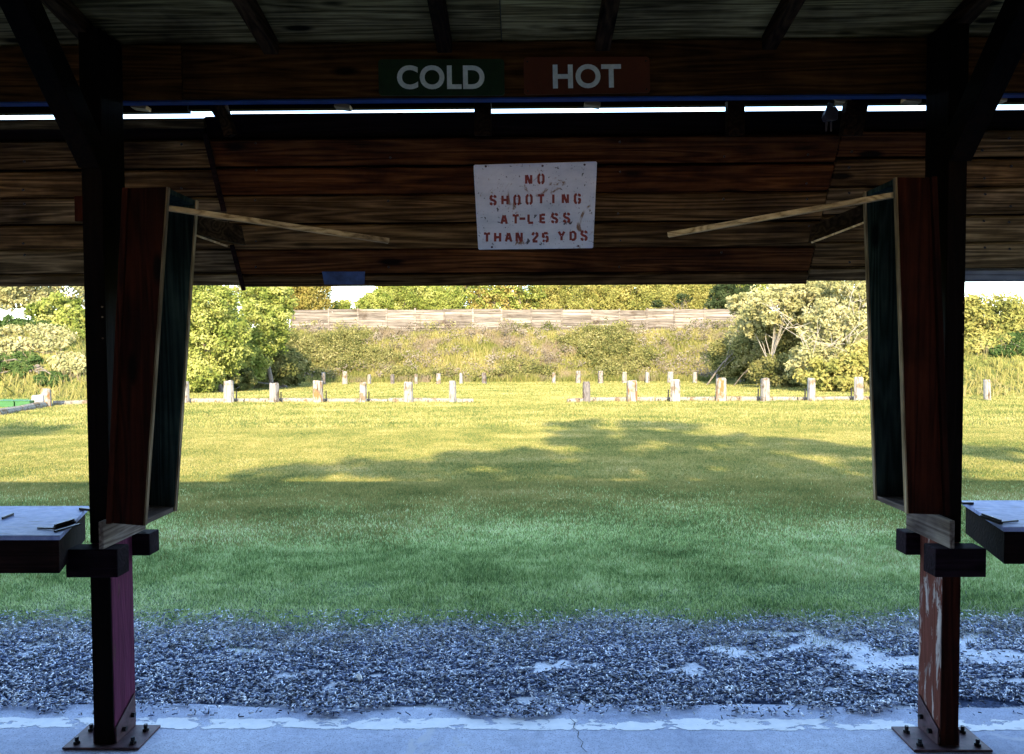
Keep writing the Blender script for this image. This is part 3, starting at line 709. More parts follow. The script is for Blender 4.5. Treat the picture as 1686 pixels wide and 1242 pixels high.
# ------------------------------------------------------------------ rifle cabinets on the posts
def cabinet(cor, Yn, sgn, label):
    """cor: photo corners of the near board: outer-top, inner-top, inner-bottom, outer-bottom"""
    OT, IT, IB, OB = [at(px, py, Yn) for px, py in cor]
    dep = .252; th = .020
    t = empty('gun_cabinet', (IB.x, Yn, IB.z), label, 'cabinet', 'narrow open cabinets on the shelter posts')
    D = Vector((0, dep, 0)); T = Vector((0, th, 0))
    def slab(a, b, c, d, vec, name, mat, tt=None, bev=.002):
        MB().hexa([a, b, c, d, a + vec, b + vec, c + vec, d + vec], tt).build(name, mat, t, bev)
    s = Vector((-sgn, 0, 0))     # towards the lane
    slab(OB, IB - s * .003, IT - s * .003, OT, T, 'side_board', M['cab'])
    e = .0035
    slab(OB + D, IB + D - s * .003, IT + D - s * .003, OT + D, T, 'side_board', M['cab_in'])
    # raw front edges
    for q in (Vector((0, -.001, 0)), D):
        a, b = IB + q, IT + q
        MB().hexa([a - s * .0025, a + s * .004, b + s * .004, b - s * .0025, a - s * .0025 + T, a + s * .004 + T, b + s * .004 + T, b - s * .0025 + T]).build('edge_strip', M['raw_z'], t, .001)
    # back board towards the post
    b0, b1 = OB - s * .022 + Vector((0, -.012, 0)), OT - s * .022 + Vector((0, -.012, 0))
    b2, b3 = OT - s * .001 + Vector((0, -.012, 0)), OB - s * .001 + Vector((0, -.012, 0))
    slab(b0, b3, b2, b1, Vector((0, dep + th + .016, 0)), 'back_board', M['cab'])
    # bottom and top boards
    zz = Vector((0, 0, 1))
    for P0, P1, mt, nm in ((OB, IB, M['raw_y'], 'bottom_board'), (OT - zz * .021, IT - zz * .021, M['cab_in'], 'top_board')):
        a, b = P0 + T * 1.03 , P1 + T * 1.03 - s * .002
        c_, d_ = P1 + D * .995 - s * .002, P0 + D * .995
        slab(a, b, c_, d_, zz * .02, nm, mt)
    # rail fixed on the near board
    a = OB + (IB - OB) * .32 + Vector((0, -.006, 0)); b = OT + (IT - OT) * .30 + Vector((0, -.006, 0))
    return t, IT, OT
M['cabL'] = M['cab']
cl, ITl, OTl = cabinet([(213, 310), (275, 308), (237, 866), (186, 862)], 2.86, -1, 'narrow open cabinet on the left post with bluish bottom board')
cr, ITr, OTr = cabinet([(1531, 292), (1476, 292), (1494.5, 846), (1553, 848)], 2.86, 1, 'narrow open cabinet on the right post leaning to the lane')
def arm(root, a, b, c_, d_, nm='arm'):
    MB().beam(a, b, (0, 1, .0), .035, .020, .6).build(nm, M['raw_x'], root, .002)
# long raw battens reaching to the middle
arm(cl, at(277, 343, 2.91), at(640, 397, 3.18), 0, 0)
arm(cr, at(1474, 321, 2.91), at(1100, 387, 3.18), 0, 0)
# short planks running back from the cabinets to the baffle
M['stub'] = wood('stub_plank', (0.0090, 0.0060, 0.0036), (0.0300, 0.0192, 0.0108), (0.0600, 0.0420, 0.0270), 'X')
def stub(root, p, parent_name='bracket_plank'):
    n_ = (p[1] - p[0]).cross(p[3] - p[0]).normalized() * .018
    if n_.y < 0: n_ = -n_
    MB().hexa([*p, *[q + n_ for q in p]], .5).build(parent_name, M['stub'], root, .002)
stub(cl, [at(300, 350, 3.15), at(398, 372, 3.39), at(405, 404, 3.39), at(300, 381, 3.15)])
stub(cr, [at(1445, 326, 3.15), at(1336, 372, 3.39), at(1330, 400, 3.39), at(1445, 358, 3.15)])
for root, a, b in ((cl, at(312, 384, 3.14), at(372, 405, 3.32)), (cr, at(1430, 364, 3.14), at(1338, 399, 3.37))):
    MB().beam(a, b, (0, 1, 0), .02, .008).build('edge_strip', M['raw_x'], root)
# dark block seen left of the left post
MB().box(PX(122, 3.08, 340), PLx0 - .001, 3.08, 3.16, PZ(360, 3.08), PZ(318, 3.08)).build('block', M['cab'], SH, .003)

# ------------------------------------------------------------------ shooting benches
g = NG('bench_paint'); p = g.pos(); a = g.noise(p, 18, 5, .7); b = g.noise(g.pos((1, 6, 1)), 8, 4, .6)
c = g.ramp(a, [(.3, (.13, .18, .40)), (.55, (.24, .29, .55)), (.75, (.34, .38, .60))]); c = g.mix(g.fr(b, .62, .72), c, (.08, .08, .12))
M['bench'] = g.pbr(c, .6, g.bump(a, .4, .004), .4)
M['bench_r'] = M['bench']
def gp(px, py, z):
    d = ray(px, py); t = (CAM_H - z) / -d.z; return (d.x * t, d.y * t)
def bench(sgn, pts_px, label):
    z = .925; pts = [gp(px, py, z) for px, py in pts_px]      # visible outline, inner side
    xo = -3.35 if sgn < 0 else 3.35
    (nx, ny), (cx, cy), (fx, fy) = pts[0], pts[1], pts[2]
    poly = [(xo, ny), (cx, ny), (fx, fy), (xo, fy)]
    t = empty('shooting_bench', ((xo + cx) / 2, (ny + fy) / 2, 0), label, 'bench', 'shooting benches beside the posts')
    if sgn > 0: poly = poly[::-1]
    MB().prism(poly, z - .018, z).build('bench_top', M['bench'], t, .003)
    s = -sgn; q = [(x + sgn * (.012 if abs(x) < 3 else -.012), y + (.012 if y < 3.0 else -.012)) for x, y in poly]
    MB().prism(q, z - .145, z - .020).build('apron', M['dark_x'], t, .003)
    for lx in (xo - sgn * .12, xo - sgn * .75):
        for ly in (ny + .08, fy - .1):
            MB().box(lx - .045, lx + .045, ly - .045, ly + .045, .001, z - .147).build('leg', M['dark_z'], t, .004)
    return t, z
def hinge(t, z, a, b, wd=.018):
    (ax, ay), (bx, by) = gp(*a, z), gp(*b, z)
    mb = MB(); mb.beam((ax, ay, z + .006), (bx, by, z + .006), (0, 0, 1), .010, wd)
    return mb
bl, z = bench(-1, [(6, 882), (101, 881), (147, 833)], 'blue grey topped shooting bench beyond the left post')
mb = hinge(bl, z, (90, 872), (122, 862), .016); mb.beam((*gp(90, 872, z), z + .013), (*gp(122, 862, z), z + .013), (0, 0, 1), .012, .006)
mb.beam((*gp(62, 871, z), z + .004), (*gp(92, 873, z), z + .006), (0, 0, 1), .006, .006); mb.beam((*gp(90, 877, z), z + .004), (*gp(131, 865, z), z + .004), (0, 0, 1), .006, .008)
mb.build('hinge', M['steel'], bl)
mb = hinge(bl, z, (132, 840), (150, 842), .012); mb.build('hinge', M['steel'], bl)
mb = hinge(bl, z, (4, 856), (22, 849), .006); mb.build('latch_rod', M['steel'], bl)
br, z = bench(1, [(1680, 868), (1652, 868), (1583, 824)], 'blue topped shooting bench beyond the right post')
mb = hinge(br, z, (1617, 853), (1648, 864), .016); mb.beam((*gp(1617, 853, z), z + .013), (*gp(1648, 864, z), z + .013), (0, 0, 1), .012, .006)
mb.beam((*gp(1645, 862, z), z + .004), (*gp(1676, 860, z), z + .006), (0, 0, 1), .006, .006)
mb.build('hinge', M['steel'], br)
mb = hinge(br, z, (1584, 831), (1602, 831), .012); mb.build('hinge', M['steel'], br)

# white scrap among the casings
def gpt(px, py, z=GZ): return gp(px, py, z)
x_, y_ = gpt(592, 1127)
mb = MB(); mb.tube([(x_ - .012, y_ + .02, .012), (x_ - .003, y_ + .002, .020), (x_ + .012, y_ - .025, .010)], [.011, .013, .008], 7)
M['shotcup'] = plain('white_plastic', (.75, .75, .72), .5, .2, 20)
tag(mb.build('plastic_wad', M['shotcup'], None), 'white plastic scrap lying among the dark casings', 'scrap')

# ------------------------------------------------------------------ row posts
def log_mat(name, white, stain, peel, stops):
    g = NG(name); p = g.pos((6, 6, 1.4), 'Object'); n = g.noise(p, 1.6, 5, .65, .3); f = g.noise(g.pos((40, 40, 5)), 1.0, 3, .6)
    wd = g.ramp(f, [(.3, stops[0]), (.7, stops[1])]); wh = g.mix(g.fr(f, .35, .75), white, tuple(c * .72 for c in white))
    c = g.mix(g.fr(n, peel, peel + .06), wh, wd)
    ck = g.noise(g.pos((22, 22, 1.6)), 1.0, 3, .6, .2); c = g.mix(g.fr(ck, .57, .63), c, (.06, .045, .035)); c = g.mix(g.fr(g.noise(g.pos((3, 3, 3)), 1.3, 4, .6), .52, .62), c, g.mix(1.0, c, (.62, .50, .38), 'MULTIPLY'))
    if stain: c = g.mix(g.fr(g.noise(g.pos((5, 5, 2)), 1.9, 3, .5), .50, .60), c, stain)
    return g.pbr(c, .9, g.bump(f, .4, .01), .1)
M['pw'] = log_mat('post_white', (.27, .245, .215), None, .60, ((.18, .14, .11), (.36, .31, .26)))
M['pb'] = log_mat('post_white_brown', (.27, .24, .20), (.20, .10, .04), .56, ((.16, .10, .06), (.34, .25, .16)))
M['pg'] = log_mat('post_grey', (.22, .20, .18), None, .48, ((.10, .085, .075), (.28, .25, .22)))
M['pd'] = log_mat('post_dark', (.16, .14, .13), None, .5, ((.05, .045, .045), (.17, .15, .14)))
def make_rowpost(name, px, ytop, wpx, Yr, mat, label, grp, rod=0, lean=0):
    x = PX(px, Yr, 640); zb = tz(x, Yr); w_ = wpx / 1258 * Yr; zt = PZ(ytop, Yr, px)
    t = empty(name, (x, Yr, zb), label, 'post', grp)
    n_ = 10; mb = MB(); vs = []; prof = [(-.1, 1.03), (.02, 1.05), (.3, 1.0), (.7, .98), (.93, .96), (1., .86)]
    ra = [random.uniform(.86, 1.1) for _ in range(n_)]
    H = zt - zb
    for h, k in prof:
        for i in range(n_):
            an = 2 * math.pi * (i + .5) / n_; c_, s_ = math.cos(an), math.sin(an)
            sq = 1 / max(abs(c_), abs(s_)) ** .55
            r = w_ / 2 * k * ra[i] * sq * .93
            vs.append((x + r * c_ + lean * h * H, Yr + r * s_, zb + H * h + (random.uniform(-.02, .02) if h > .9 else 0)))
    fs = [(k * n_ + i, k * n_ + (i + 1) % n_, (k + 1) * n_ + (i + 1) % n_, (k + 1) * n_ + i) for k in range(len(prof) - 1) for i in range(n_)]
    fs += [tuple(range((len(prof) - 1) * n_, len(prof) * n_)), tuple(reversed(range(n_)))]
    mb.solid(vs, fs); mb.build('trunk', M[mat], t)
    if rod:
        xr = x + (w_ / 2 + .045) * rod
        mb = MB(); mb.tube([(xr, Yr + .05, zb - .05), (xr + .01, Yr + .05, zb + H * .55)], [.022, .020], 6)
        mb.box(min(xr, xr - rod * .06), max(xr, xr - rod * .06), Yr + .02, Yr + .08, zb + .08, zb + .12)
        mb.build('target_bracket', M['steel'], t)
    return t
ordn = ['', 'first', 'second', 'third', 'fourth', 'fifth', 'sixth', 'seventh', 'eighth', 'ninth', 'tenth']
YR = 23.7
LP = [(305, 629, 12, 'pw', 0), (377, 627, 17, 'pw', 1), (451, 631, 16, 'pg', 1), (524, 627, 19, 'pb', 1), (598, 630, 12, 'pw', 1), (673, 629, 16, 'pw', 0), (745, 628, 12, 'pw', 0)]
desc = {'pw': 'white', 'pb': 'brown-stained white', 'pg': 'grey', 'pd': 'dark'}
make_rowpost('wooden_post', 77, 640, 16, 22.4, 'pb', 'white post with brown foot standing beside the grey block and green crates', 'posts of the near target row', 0, -.02)
for i, (px, yt, w_, m, rd) in enumerate(LP):
    make_rowpost('wooden_post', px, yt, w_, YR, m, '%s post, %s from the left along the left log in the near row' % (desc[m], ordn[i + 1]), 'posts of the near target row', rd)
RP = [(965, 629, 13.5, 'pd', 0), (1040, 627, 19, 'pb', 0), (1112, 625, 18, 'pw', -1), (1187, 623, 20, 'pb', 0), (1260, 623, 17, 'pg', -1), (1336, 623, 14.5, 'pw', -1), (1413, 621, 15.5, 'pw', -1)]
for i, (px, yt, w_, m, rd) in enumerate(RP):
    make_rowpost('wooden_post', px, yt, w_, YR, m, '%s post, %s from the left along the right log in the near row' % (desc[m], ordn[i + 1]), 'posts of the near target row', rd)
make_rowpost('wooden_post', 1626, 625, 11, YR, 'pw', 'thin leaning white post standing alone beyond the right bench', 'posts of the near target row', 0, -.05)
Y2 = 44.0
for side, lst in (('left', [(453, 616, 9, 'pw'), (491, 612, 8, 'pw'), (533, 613, 7, 'pg'), (568, 612, 9, 'pw'), (608, 617, 6.5, 'pg'), (646, 617, 7, 'pd'), (685, 616, 6, 'pg'), (722, 615, 8, 'pw'), (759, 615, 6, 'pw'), (797, 614, 8, 'pd')]),
                  ('right', [(912, 614, 6.5, 'pw'), (952, 611, 9, 'pg'), (989, 611, 10, 'pg'), (1028, 613, 8, 'pw'), (1066, 613, 8, 'pw'), (1104, 612, 10, 'pw'), (1144, 613, 7, 'pw'), (1182, 615, 6, 'pg'), (1222, 613, 8, 'pw'), (1262, 612, 7, 'pw')])):
    for i, (px, yt, w_, m) in enumerate(lst):
        make_rowpost('wooden_post', px, yt, w_, Y2, m, '%s post, %s from the left in the far row\'s %s half' % (desc[m], ordn[i + 1], side), 'posts of the far target row')
# ground logs
def glog(x0, x1, y0, y1, label, segs=5, r=.095, z=None):
    t = empty('ground_log', ((x0 + x1) / 2, (y0 + y1) / 2, 0), label, 'log', 'pale logs laid along the near row')
    for k in range(segs):
        a, b = k / segs, (k + 1) / segs - .004
        pa = Vector((x0 + (x1 - x0) * a, y0 + (y1 - y0) * a, 0)); pb_ = Vector((x0 + (x1 - x0) * b, y0 + (y1 - y0) * b, 0))
        pa.z = tz(pa.x, pa.y) + r * .55; pb_.z = tz(pb_.x, pb_.y) + r * .55
        pa.z += random.uniform(-.02, .01); pb_.z += random.uniform(-.02, .01)
        mb = MB(); mid = (pa + pb_) / 2
        mb.tube([pa, mid + Vector((0, random.uniform(-.03, .03), 0)), pb_], [r * random.uniform(.8, 1.05), r, r * random.uniform(.85, 1.05)], 9)
        mb.build('timber', M['logw'], t, smooth=False)
M['logw'] = log_mat('log_white', (.24, .21, .165), None, .62, ((.2, .15, .1), (.4, .33, .25)))
yl = YR + .22
glog(PX(285, yl), PX(758, yl), yl, yl, 'pale log laid on the grass through the left half of the near row', 4)
glog(PX(752, YR - .25), PX(779, YR - .25), YR - .25, YR - .22, 'short pale log stub at the inner end of the left row', 1)
glog(PX(962, yl), PX(1550, yl), yl, yl, 'pale log laid on the grass through the right half of the near row', 5)
glog(PX(934, YR - .3), PX(960, YR - .3), YR - .3, YR - .25, 'short pale log stub at the inner end of the right row', 1)
glog(PX(85, 23), PX(160, 23.6), 23.0, 23.6, 'pale log beside the white post left of the left shelter post', 1)
glog(PX(-10, 19.2), PX(68, 22.2), 19.2, 22.2, 'pale curved log edging the grass in front of the green crates', 2, .12)

# green crates and grey block on the far left
M['crate'] = plain('green_crate', (.03, .12, .03), .5, .25, 5)
M['block'] = plain('grey_block', (.30, .29, .28), .85, .4, 9)
for (a, b, lab) in ((-14, 20.5, 'bright green ribbed crate at the far left edge'), (21.5, 47, 'bright green ribbed crate touching the grey block')):
    Yc = 22.0; x0, x1 = PX(a, Yc), PX(b, Yc); z0 = tz(x0, Yc); z1 = PZ(660, Yc, a)
    t = empty('green_crate', ((x0 + x1) / 2, Yc + .2, z0), lab, 'crate', 'green crates at the left edge')
    MB().box(x0 + .01, x1 - .01, Yc, Yc + .45, z0, z1 - .03).build('body', M['crate'], t, .01)
    MB().box(x0, x1, Yc - .015, Yc + .465, z1 - .029, z1).build('rim', M['crate'], t, .006)
    mb = MB()
    for k in range(4): zz = z0 + .06 + k * .065; mb.box(x0 + .03, x1 - .03, Yc - .012, Yc - .001, zz, zz + .02)
    mb.build('rib', M['crate'], t)
x0, x1 = PX(47.5, 22.2), PX(69, 22.2); z0 = tz(x0, 22.2)
mb = MB(); mb.hexa([(x0, 22.2, z0), (x1, 22.2, z0), (x1, 22.6, z0), (x0, 22.6, z0), (x0 + .02, 22.22, z0 + .36), (x1 - .02, 22.2, z0 + .38), (x1 - .02, 22.58, z0 + .37), (x0 + .02, 22.6, z0 + .36)])
tag(mb.build('stone_block', M['block'], None, .03), 'weathered grey block between the green crates and the white post', 'block')

# ------------------------------------------------------------------ timber wall on the berm
YW = 54.3
tw = empty('timber_wall', (0, YW, 4.0), 'long pale grey plank wall standing on top of the berm', 'wall')
g = NG('wall_plank'); t_ = g.attr(); f = g.noise(g.pos((.7, 5, 14)), 1.0, 5, .65); n = g.noise(g.pos(), .8, 4, .6)
c = g.ramp(f, [(.3, (.055, .046, .038)), (.5, (.17, .148, .125)), (.7, (.29, .26, .225))]); c = g.mix(1.0, c, g.ramp(t_, [(0, (.6, .58, .57)), (1, (1.15, 1.1, 1.08))]), 'MULTIPLY')
c = g.mix(g.fr(n, .58, .68), c, g.mix(1., c, (.6, .55, .5), 'MULTIPLY'))
M['wallp'] = g.pbr(c, .9, g.bump(f, .5, .02), .1)
jx = [480, 542, 590, 637, 684, 732, 779, 826, 875, 925, 975, 1020, 1065, 1110, 1160, 1213]
for i in range(len(jx) - 1):
    x0, x1 = PX(jx[i], YW), PX(jx[i + 1], YW); mb = MB(); zt = PZ(509.5 + .4 * (i % 3), YW, jx[i]) + random.uniform(-.05, .05); nr = 7
    if i == 0: zt -= .05
    for k in range(nr):
        z1 = zt - k * .19; mb.box(x0 + .02, x1 - .02, YW + random.uniform(-.015, .015), YW + .06, z1 - .178, z1)
    mb.build('plank_panel', M['wallp'], tw, .01)
MB().box(PX(jx[0], YW) + .05, PX(jx[-1], YW) - .05, YW + .065, YW + .09, 2.8, PZ(513, YW, 850)).build('backing_board', M['wallp'], tw)
for i, q in enumerate(jx):
    x0 = PX(q, YW); MB().box(x0 - .06, x0 + .06, YW - .05, YW + .10, 2.8, PZ(507.5 + (i % 2), YW, q)).build('post', M['wallp'], tw, .01)

# ------------------------------------------------------------------ vegetation
def leaf_mat(name, stops, transl=.3, nscale=.9, amt=.35):
    return blade_mat(name, stops, None, transl, nscale, amt)
M['lf_green'] = leaf_mat('leaf_green', [(0, (.03, .048, .012)), (.3, (.12, .155, .03)), (.65, (.28, .29, .075)), (1, (.48, .45, .18))])
M['lf_yellow'] = leaf_mat('leaf_yellow', [(0, (0.0780, 0.0975, 0.0260)), (.4, (0.1950, 0.1950, 0.0520)), (.75, (0.3250, 0.2860, 0.0910)), (1, (0.4420, 0.3770, 0.1560))])
M['lf_gold'] = leaf_mat('leaf_gold', [(0, (0.0910, 0.0910, 0.0260)), (.4, (0.2080, 0.1820, 0.0455)), (.75, (0.3380, 0.2600, 0.0845)), (1, (0.4160, 0.3120, 0.1690))])
M['lf_pale'] = leaf_mat('leaf_pale', [(0, (0.1015, 0.1087, 0.0435)), (.4, (0.2465, 0.2392, 0.1015)), (.75, (0.4205, 0.3770, 0.1885)), (1, (0.6090, 0.5365, 0.3335))])
M['lf_dark'] = leaf_mat('leaf_dark', [(0, (.018, .035, .012)), (.5, (.05, .085, .025)), (1, (.13, .17, .05))])
M['lf_pine'] = leaf_mat('leaf_pine', [(0, (.012, .02, .01)), (.5, (.035, .05, .02)), (1, (.09, .11, .05))])
M['bark'] = plain('bark', (.16, .13, .10), .9, .5, 8)
M['bark_pale'] = plain('bark_pale', (.30, .265, .22), .9, .3, 8)
M['berm_g'] = blade_mat('berm_growth', [(0, (0.0438, 0.0562, 0.0150)), (.3, (0.1250, 0.1375, 0.0375)), (.6, (0.2500, 0.2250, 0.0750)), (.85, (0.3500, 0.2875, 0.1375)), (1, (0.4500, 0.3750, 0.2500))], ((0.2125, 0.1688, 0.1125), .33), .3, .5, .45)

def clump_leaves(centres, radii, n_each, size, flat=.8):
    m = len(centres); idx = np.repeat(np.arange(m), n_each); n = len(idx)
    d = rng.normal(size=(n, 3)); d /= np.linalg.norm(d, axis=1)[:, None]
    r = rng.random(n) ** .45
    P = centres[idx] + d * (r * radii[idx])[:, None] * np.array([1, 1, flat])
    N = d + rng.normal(0, .7, (n, 3)) + np.array([0, -.35, .35]); N /= np.linalg.norm(N, axis=1)[:, None]
    U = np.cross(N, rng.normal(size=(n, 3))); U /= np.linalg.norm(U, axis=1)[:, None]; W = np.cross(N, U)
    s = size * rng.uniform(.6, 1.35, n)
    V = np.stack([P - U * s[:, None] * .5, P + W * s[:, None] * .28, P + U * s[:, None] * .5, P - W * s[:, None] * .28], 1)
    return V, idx
def make_tree(name, base, blobs, mat, label, cat, group=None, size=.2, nc=26, nl=60, bark='bark', bare=0, trunk_r=.12, cr=.28, multi=1, seeds=0):
    """blobs: (x, y, z, rx, ry, rz) ellipsoids that the crown fills with leaf clumps"""
    bx, by = base; bz = tz(bx, by); t = empty(name, (bx, by, bz), label, cat, group)
    Cs = []; Rd = []
    for (x, y, z, rx, ry, rz) in blobs:
        vol = rx * ry * rz; k = max(4, int(nc))
        d = rng.normal(size=(k, 3)); d /= np.linalg.norm(d, axis=1)[:, None]; r = rng.uniform(.35, 1.0, k)[:, None] ** .6
        c_ = np.array([x, y, z]) + d * r * np.array([rx, ry, rz])
        c_[:, 2] = np.maximum(c_[:, 2], terrain(c_[:, 0], c_[:, 1]) + .15)
        Cs.append(c_); Rd.append(np.full(k, (rx * ry * rz) ** (1 / 3) * cr) * rng.uniform(.6, 1.35, k))
    Cs = np.concatenate(Cs); Rd = np.concatenate(Rd)
    V, idx = clump_leaves(Cs, Rd, nl, size)
    ct = rng.random(len(Cs)); tint = np.clip(ct[idx] * .55 + rng.random(len(idx)) * .45, 0, 1)
    mass_mesh('crown', V, 4, tint, M[mat], t)
    mb = MB(); b0 = Vector((bx, by, bz - .1))
    for s in range(multi):
        jit = Vector((random.uniform(-.3, .3), random.uniform(-.2, .2), 0)) * (multi > 1)
        zc = float(np.mean(Cs[:, 2])); topc = Vector((float(np.mean(Cs[:, 0])), float(np.mean(Cs[:, 1])), zc)) + jit * 3
        trunk = [b0 + jit, b0.lerp(topc, .35) + jit + Vector((random.uniform(-.1, .1), 0, .1)), b0.lerp(topc, .7) + Vector((random.uniform(-.15, .15), 0, 0)), topc]
        mb.tube(trunk, [trunk_r, trunk_r * .8, trunk_r * .6, trunk_r * .35], 7)
    pick = rng.choice(len(Cs), min(len(Cs), 9 + bare), replace=False)
    for i in pick:
        c_ = Vector(Cs[i].tolist()); f = random.uniform(.25, .8); a = b0.lerp(topc, f); m_ = a.lerp(c_, .5) + Vector((random.uniform(-.1, .1), 0, random.uniform(0, .25)))
        mb.tube([a, m_, c_ + (c_ - m_) * .25], [trunk_r * .4, trunk_r * .25, trunk_r * .08], 5)
    mb.build('trunk', M[bark], t)
    return t
def bl(px, py, Y, rpx, rpy, ry=None):
    p_ = at(px, py, Y); return (p_.x, p_.y, p_.z, rpx / 1258 * Y, ry or rpx / 1258 * Y, rpy / 1258 * Y)

# berm ground cover
n = 75000
x = rng.uniform(-27, 27, n); y = rng.uniform(46.0, 54.1, n)
h = rng.uniform(.25, .75, n) * (.45 + 1.2 * fbm(x * .5, y * .5, 40)); h *= .62; h *= 1 - .5 * sm(53, 54, y) * (fbm(x * .8, y, 44) < .55)
V = blades(x, y, h, rng.uniform(.03, .085, n), 'b', None, .35)
fr_ = fbm(x * .35, y * .6, 50)
n2 = 7000; cx = rng.uniform(-26, 26, 420); cy = rng.uniform(46.3, 53.8, 420)
tint = np.clip(rng.random(n) * .6 + fr_ * .5 - .3 * sm(48.5, 46, y), 0, 1)
tag(mass_mesh('berm_growth', V, 5, tint, M['berm_g']), 'tangle of tall yellow green weeds covering the backstop berm', 'weeds', kind='stuff')
M['shrub'] = leaf_mat('berm_shrub', [(0, (.018, .024, .008)), (.35, (.085, .095, .03)), (.7, (.23, .21, .075)), (1, (.40, .35, .19))], .3, .4)
M['twig'] = leaf_mat('dry_twigs', [(0, (0.0720, 0.0540, 0.0360)), (.5, (0.1680, 0.1380, 0.1020)), (1, (0.3360, 0.2880, 0.2280))], .2, .6)
for (mat, cnt, nm, lab) in (('shrub', 1900, 'berm_shrubs', 'low leafy scrub scattered over the backstop berm'), ('twig', 330, 'dry_scrub', 'patches of dry brown twiggy scrub on the berm')):
    cx = rng.uniform(-26, 26, cnt * 2); cy = rng.uniform(46.6, 53.6, cnt * 2); kk = fbm(cx * .18, cy * .3, 60)
    if mat == 'twig': kk = 1 - kk
    else:
        cx[:60] = rng.uniform(-17, 16, 60); cy[:60] = rng.uniform(53.2, 53.9, 60); kk[:60] = 2
    o_ = np.argsort(-kk)[:cnt]; cx, cy = cx[o_], cy[o_]
    Cn = np.stack([cx, cy, terrain(cx, cy) + rng.uniform(.05, .75, cnt) * (.5 + fbm(cx * .7, cy * .7, 66))], -1)
    V, idx = clump_leaves(Cn, rng.uniform(.3, .7, cnt), 62, .14 if mat == 'shrub' else .12)
    tag(mass_mesh(nm, V, 4, np.clip(rng.random(cnt)[idx] * .5 + rng.random(len(idx)) * .5, 0, 1), M[mat]), lab, 'scrub', kind='stuff')
# side slopes
n = 34000
s_ = rng.random(n) < .5; x = np.where(s_, rng.uniform(-28, -13, n), rng.uniform(12.6, 28, n)); y = rng.uniform(25.2, 46.5, n)
h = rng.uniform(.15, .45, n) * (.5 + fbm(x * .6, y * .6, 70))
V = blades(x, y, h, rng.uniform(.025, .06, n), 'b', None, .55)
tag(mass_mesh('slope_weeds', V, 5, np.clip(rng.random(n) * .6 + .4 * fbm(x * .5, y * .5, 72), 0, 1), M['berm_g']), 'long pale grass on the side slopes of the range', 'weeds', kind='stuff')

G1 = 'trees and bushes along the left side'; G2 = 'trees and bushes along the right side'; G3 = 'trees beyond the plank wall'
# left side
make_tree('leafy_bush', (-12.4, 31.5), [bl(345, 560, 31.5, 62, 62), bl(330, 500, 32, 62, 45), bl(325, 620, 30.5, 38, 26)], 'lf_green', 'large bright green leafy bush right of the left post', 'bush', G1, .13, 230, 70, multi=1, cr=.26, bark='bark')
make_tree('leafy_bush', (-11.8, 36), [bl(425, 545, 36, 48, 45), bl(400, 600, 35, 40, 35), bl(440, 500, 38, 45, 35)], 'lf_green', 'green bush reaching over the left end of the plank wall', 'bush', G1, .16, 150, 55, multi=1, cr=.26)
make_tree('feathery_bush', (-12.0, 39), [bl(440, 600, 38, 50, 32), bl(385, 625, 33, 35, 18), bl(475, 605, 41, 32, 30)], 'shrub', 'low arching olive bush at the foot of the left bushes', 'bush', G1, .2, 90, 55, multi=2, cr=.25)
make_tree('pale_tree', (-18.5, 40), [bl(45, 480, 38, 60, 40), bl(110, 470, 40, 60, 45), bl(0, 470, 38, 50, 40)], 'lf_pale', 'pale dry tree rising at the left edge of the photo', 'tree', G1, .18, 90, 50, 'bark', 2, trunk_r=.06)
make_tree('leafy_bush', (-17.0, 33), [bl(125, 545, 33, 38, 42), bl(95, 515, 34, 40, 30), bl(150, 590, 32, 30, 30)], 'lf_green', 'light green bush just left of the left post', 'bush', G1, .17, 85, 55, multi=2, cr=.25)
make_tree('dark_bush', (-20.5, 31), [bl(30, 548, 31, 50, 26), bl(75, 560, 31.5, 28, 16)], 'lf_dark', 'dark bush on the slope at the left edge', 'bush', G1, .16, 90, 60, multi=2)
make_tree('low_bush', (-17.8, 28), [bl(20, 638, 27.5, 40, 15), bl(80, 645, 27, 25, 9)], 'lf_dark', 'low dark bush behind the green crates', 'bush', G1, .13, 60, 50)
make_tree('dry_bush', (-17.5, 29), [bl(50, 600, 29.5, 65, 24), bl(120, 615, 28.5, 35, 22)], 'lf_pale', 'pale dry grassy bush above the white post at the left', 'bush', G1, .16, 80, 45, 'bark', 2, trunk_r=.05)
# beyond the wall
make_tree('golden_tree', (-20, 60), [bl(440, 496, 60, 38, 47), bl(512, 488, 62, 34, 45), bl(470, 446, 62, 55, 60)], 'lf_gold', 'golden green tree behind the left end of the plank wall', 'tree', G3, .17, 170, 80, cr=.3)
make_tree('pale_tree', (-23, 58), [bl(415, 481, 58, 22, 47), bl(390, 446, 58, 40, 47)], 'lf_pale', 'pale grey tree top behind the left bushes', 'tree', G3, .24, 50, 45, 'bark', 2, trunk_r=.06)
make_tree('leafy_tree', (-11, 63), [bl(620, 504, 62, 32, 24), bl(675, 496, 64, 48, 40), bl(640, 486, 64, 24, 32), bl(730, 501, 63, 35, 29)], 'lf_green', 'rounded bright green tree behind the left half of the wall', 'tree', G3, .17, 160, 80, cr=.3)
make_tree('leafy_tree', (-16, 66), [bl(575, 508, 66, 40, 12)], 'lf_green', 'low green tree top beside the patch of blue sky', 'tree', G3, .24, 60, 40)
make_tree('yellow_tree', (2, 66), [bl(900, 494, 66, 32, 37), bl(945, 488, 66, 38, 43), bl(870, 505, 66, 20, 14)], 'lf_yellow', 'yellow green tree behind the wall right of the bare trunks', 'tree', G3, .17, 160, 80, cr=.3)
make_tree('yellow_tree', (9, 67), [bl(1005, 496, 67, 40, 37), bl(1055, 491, 66, 42, 43), bl(1030, 456, 68, 60, 47)], 'lf_yellow', 'broad yellow green tree behind the middle right of the wall', 'tree', G3, .17, 170, 80, cr=.3)
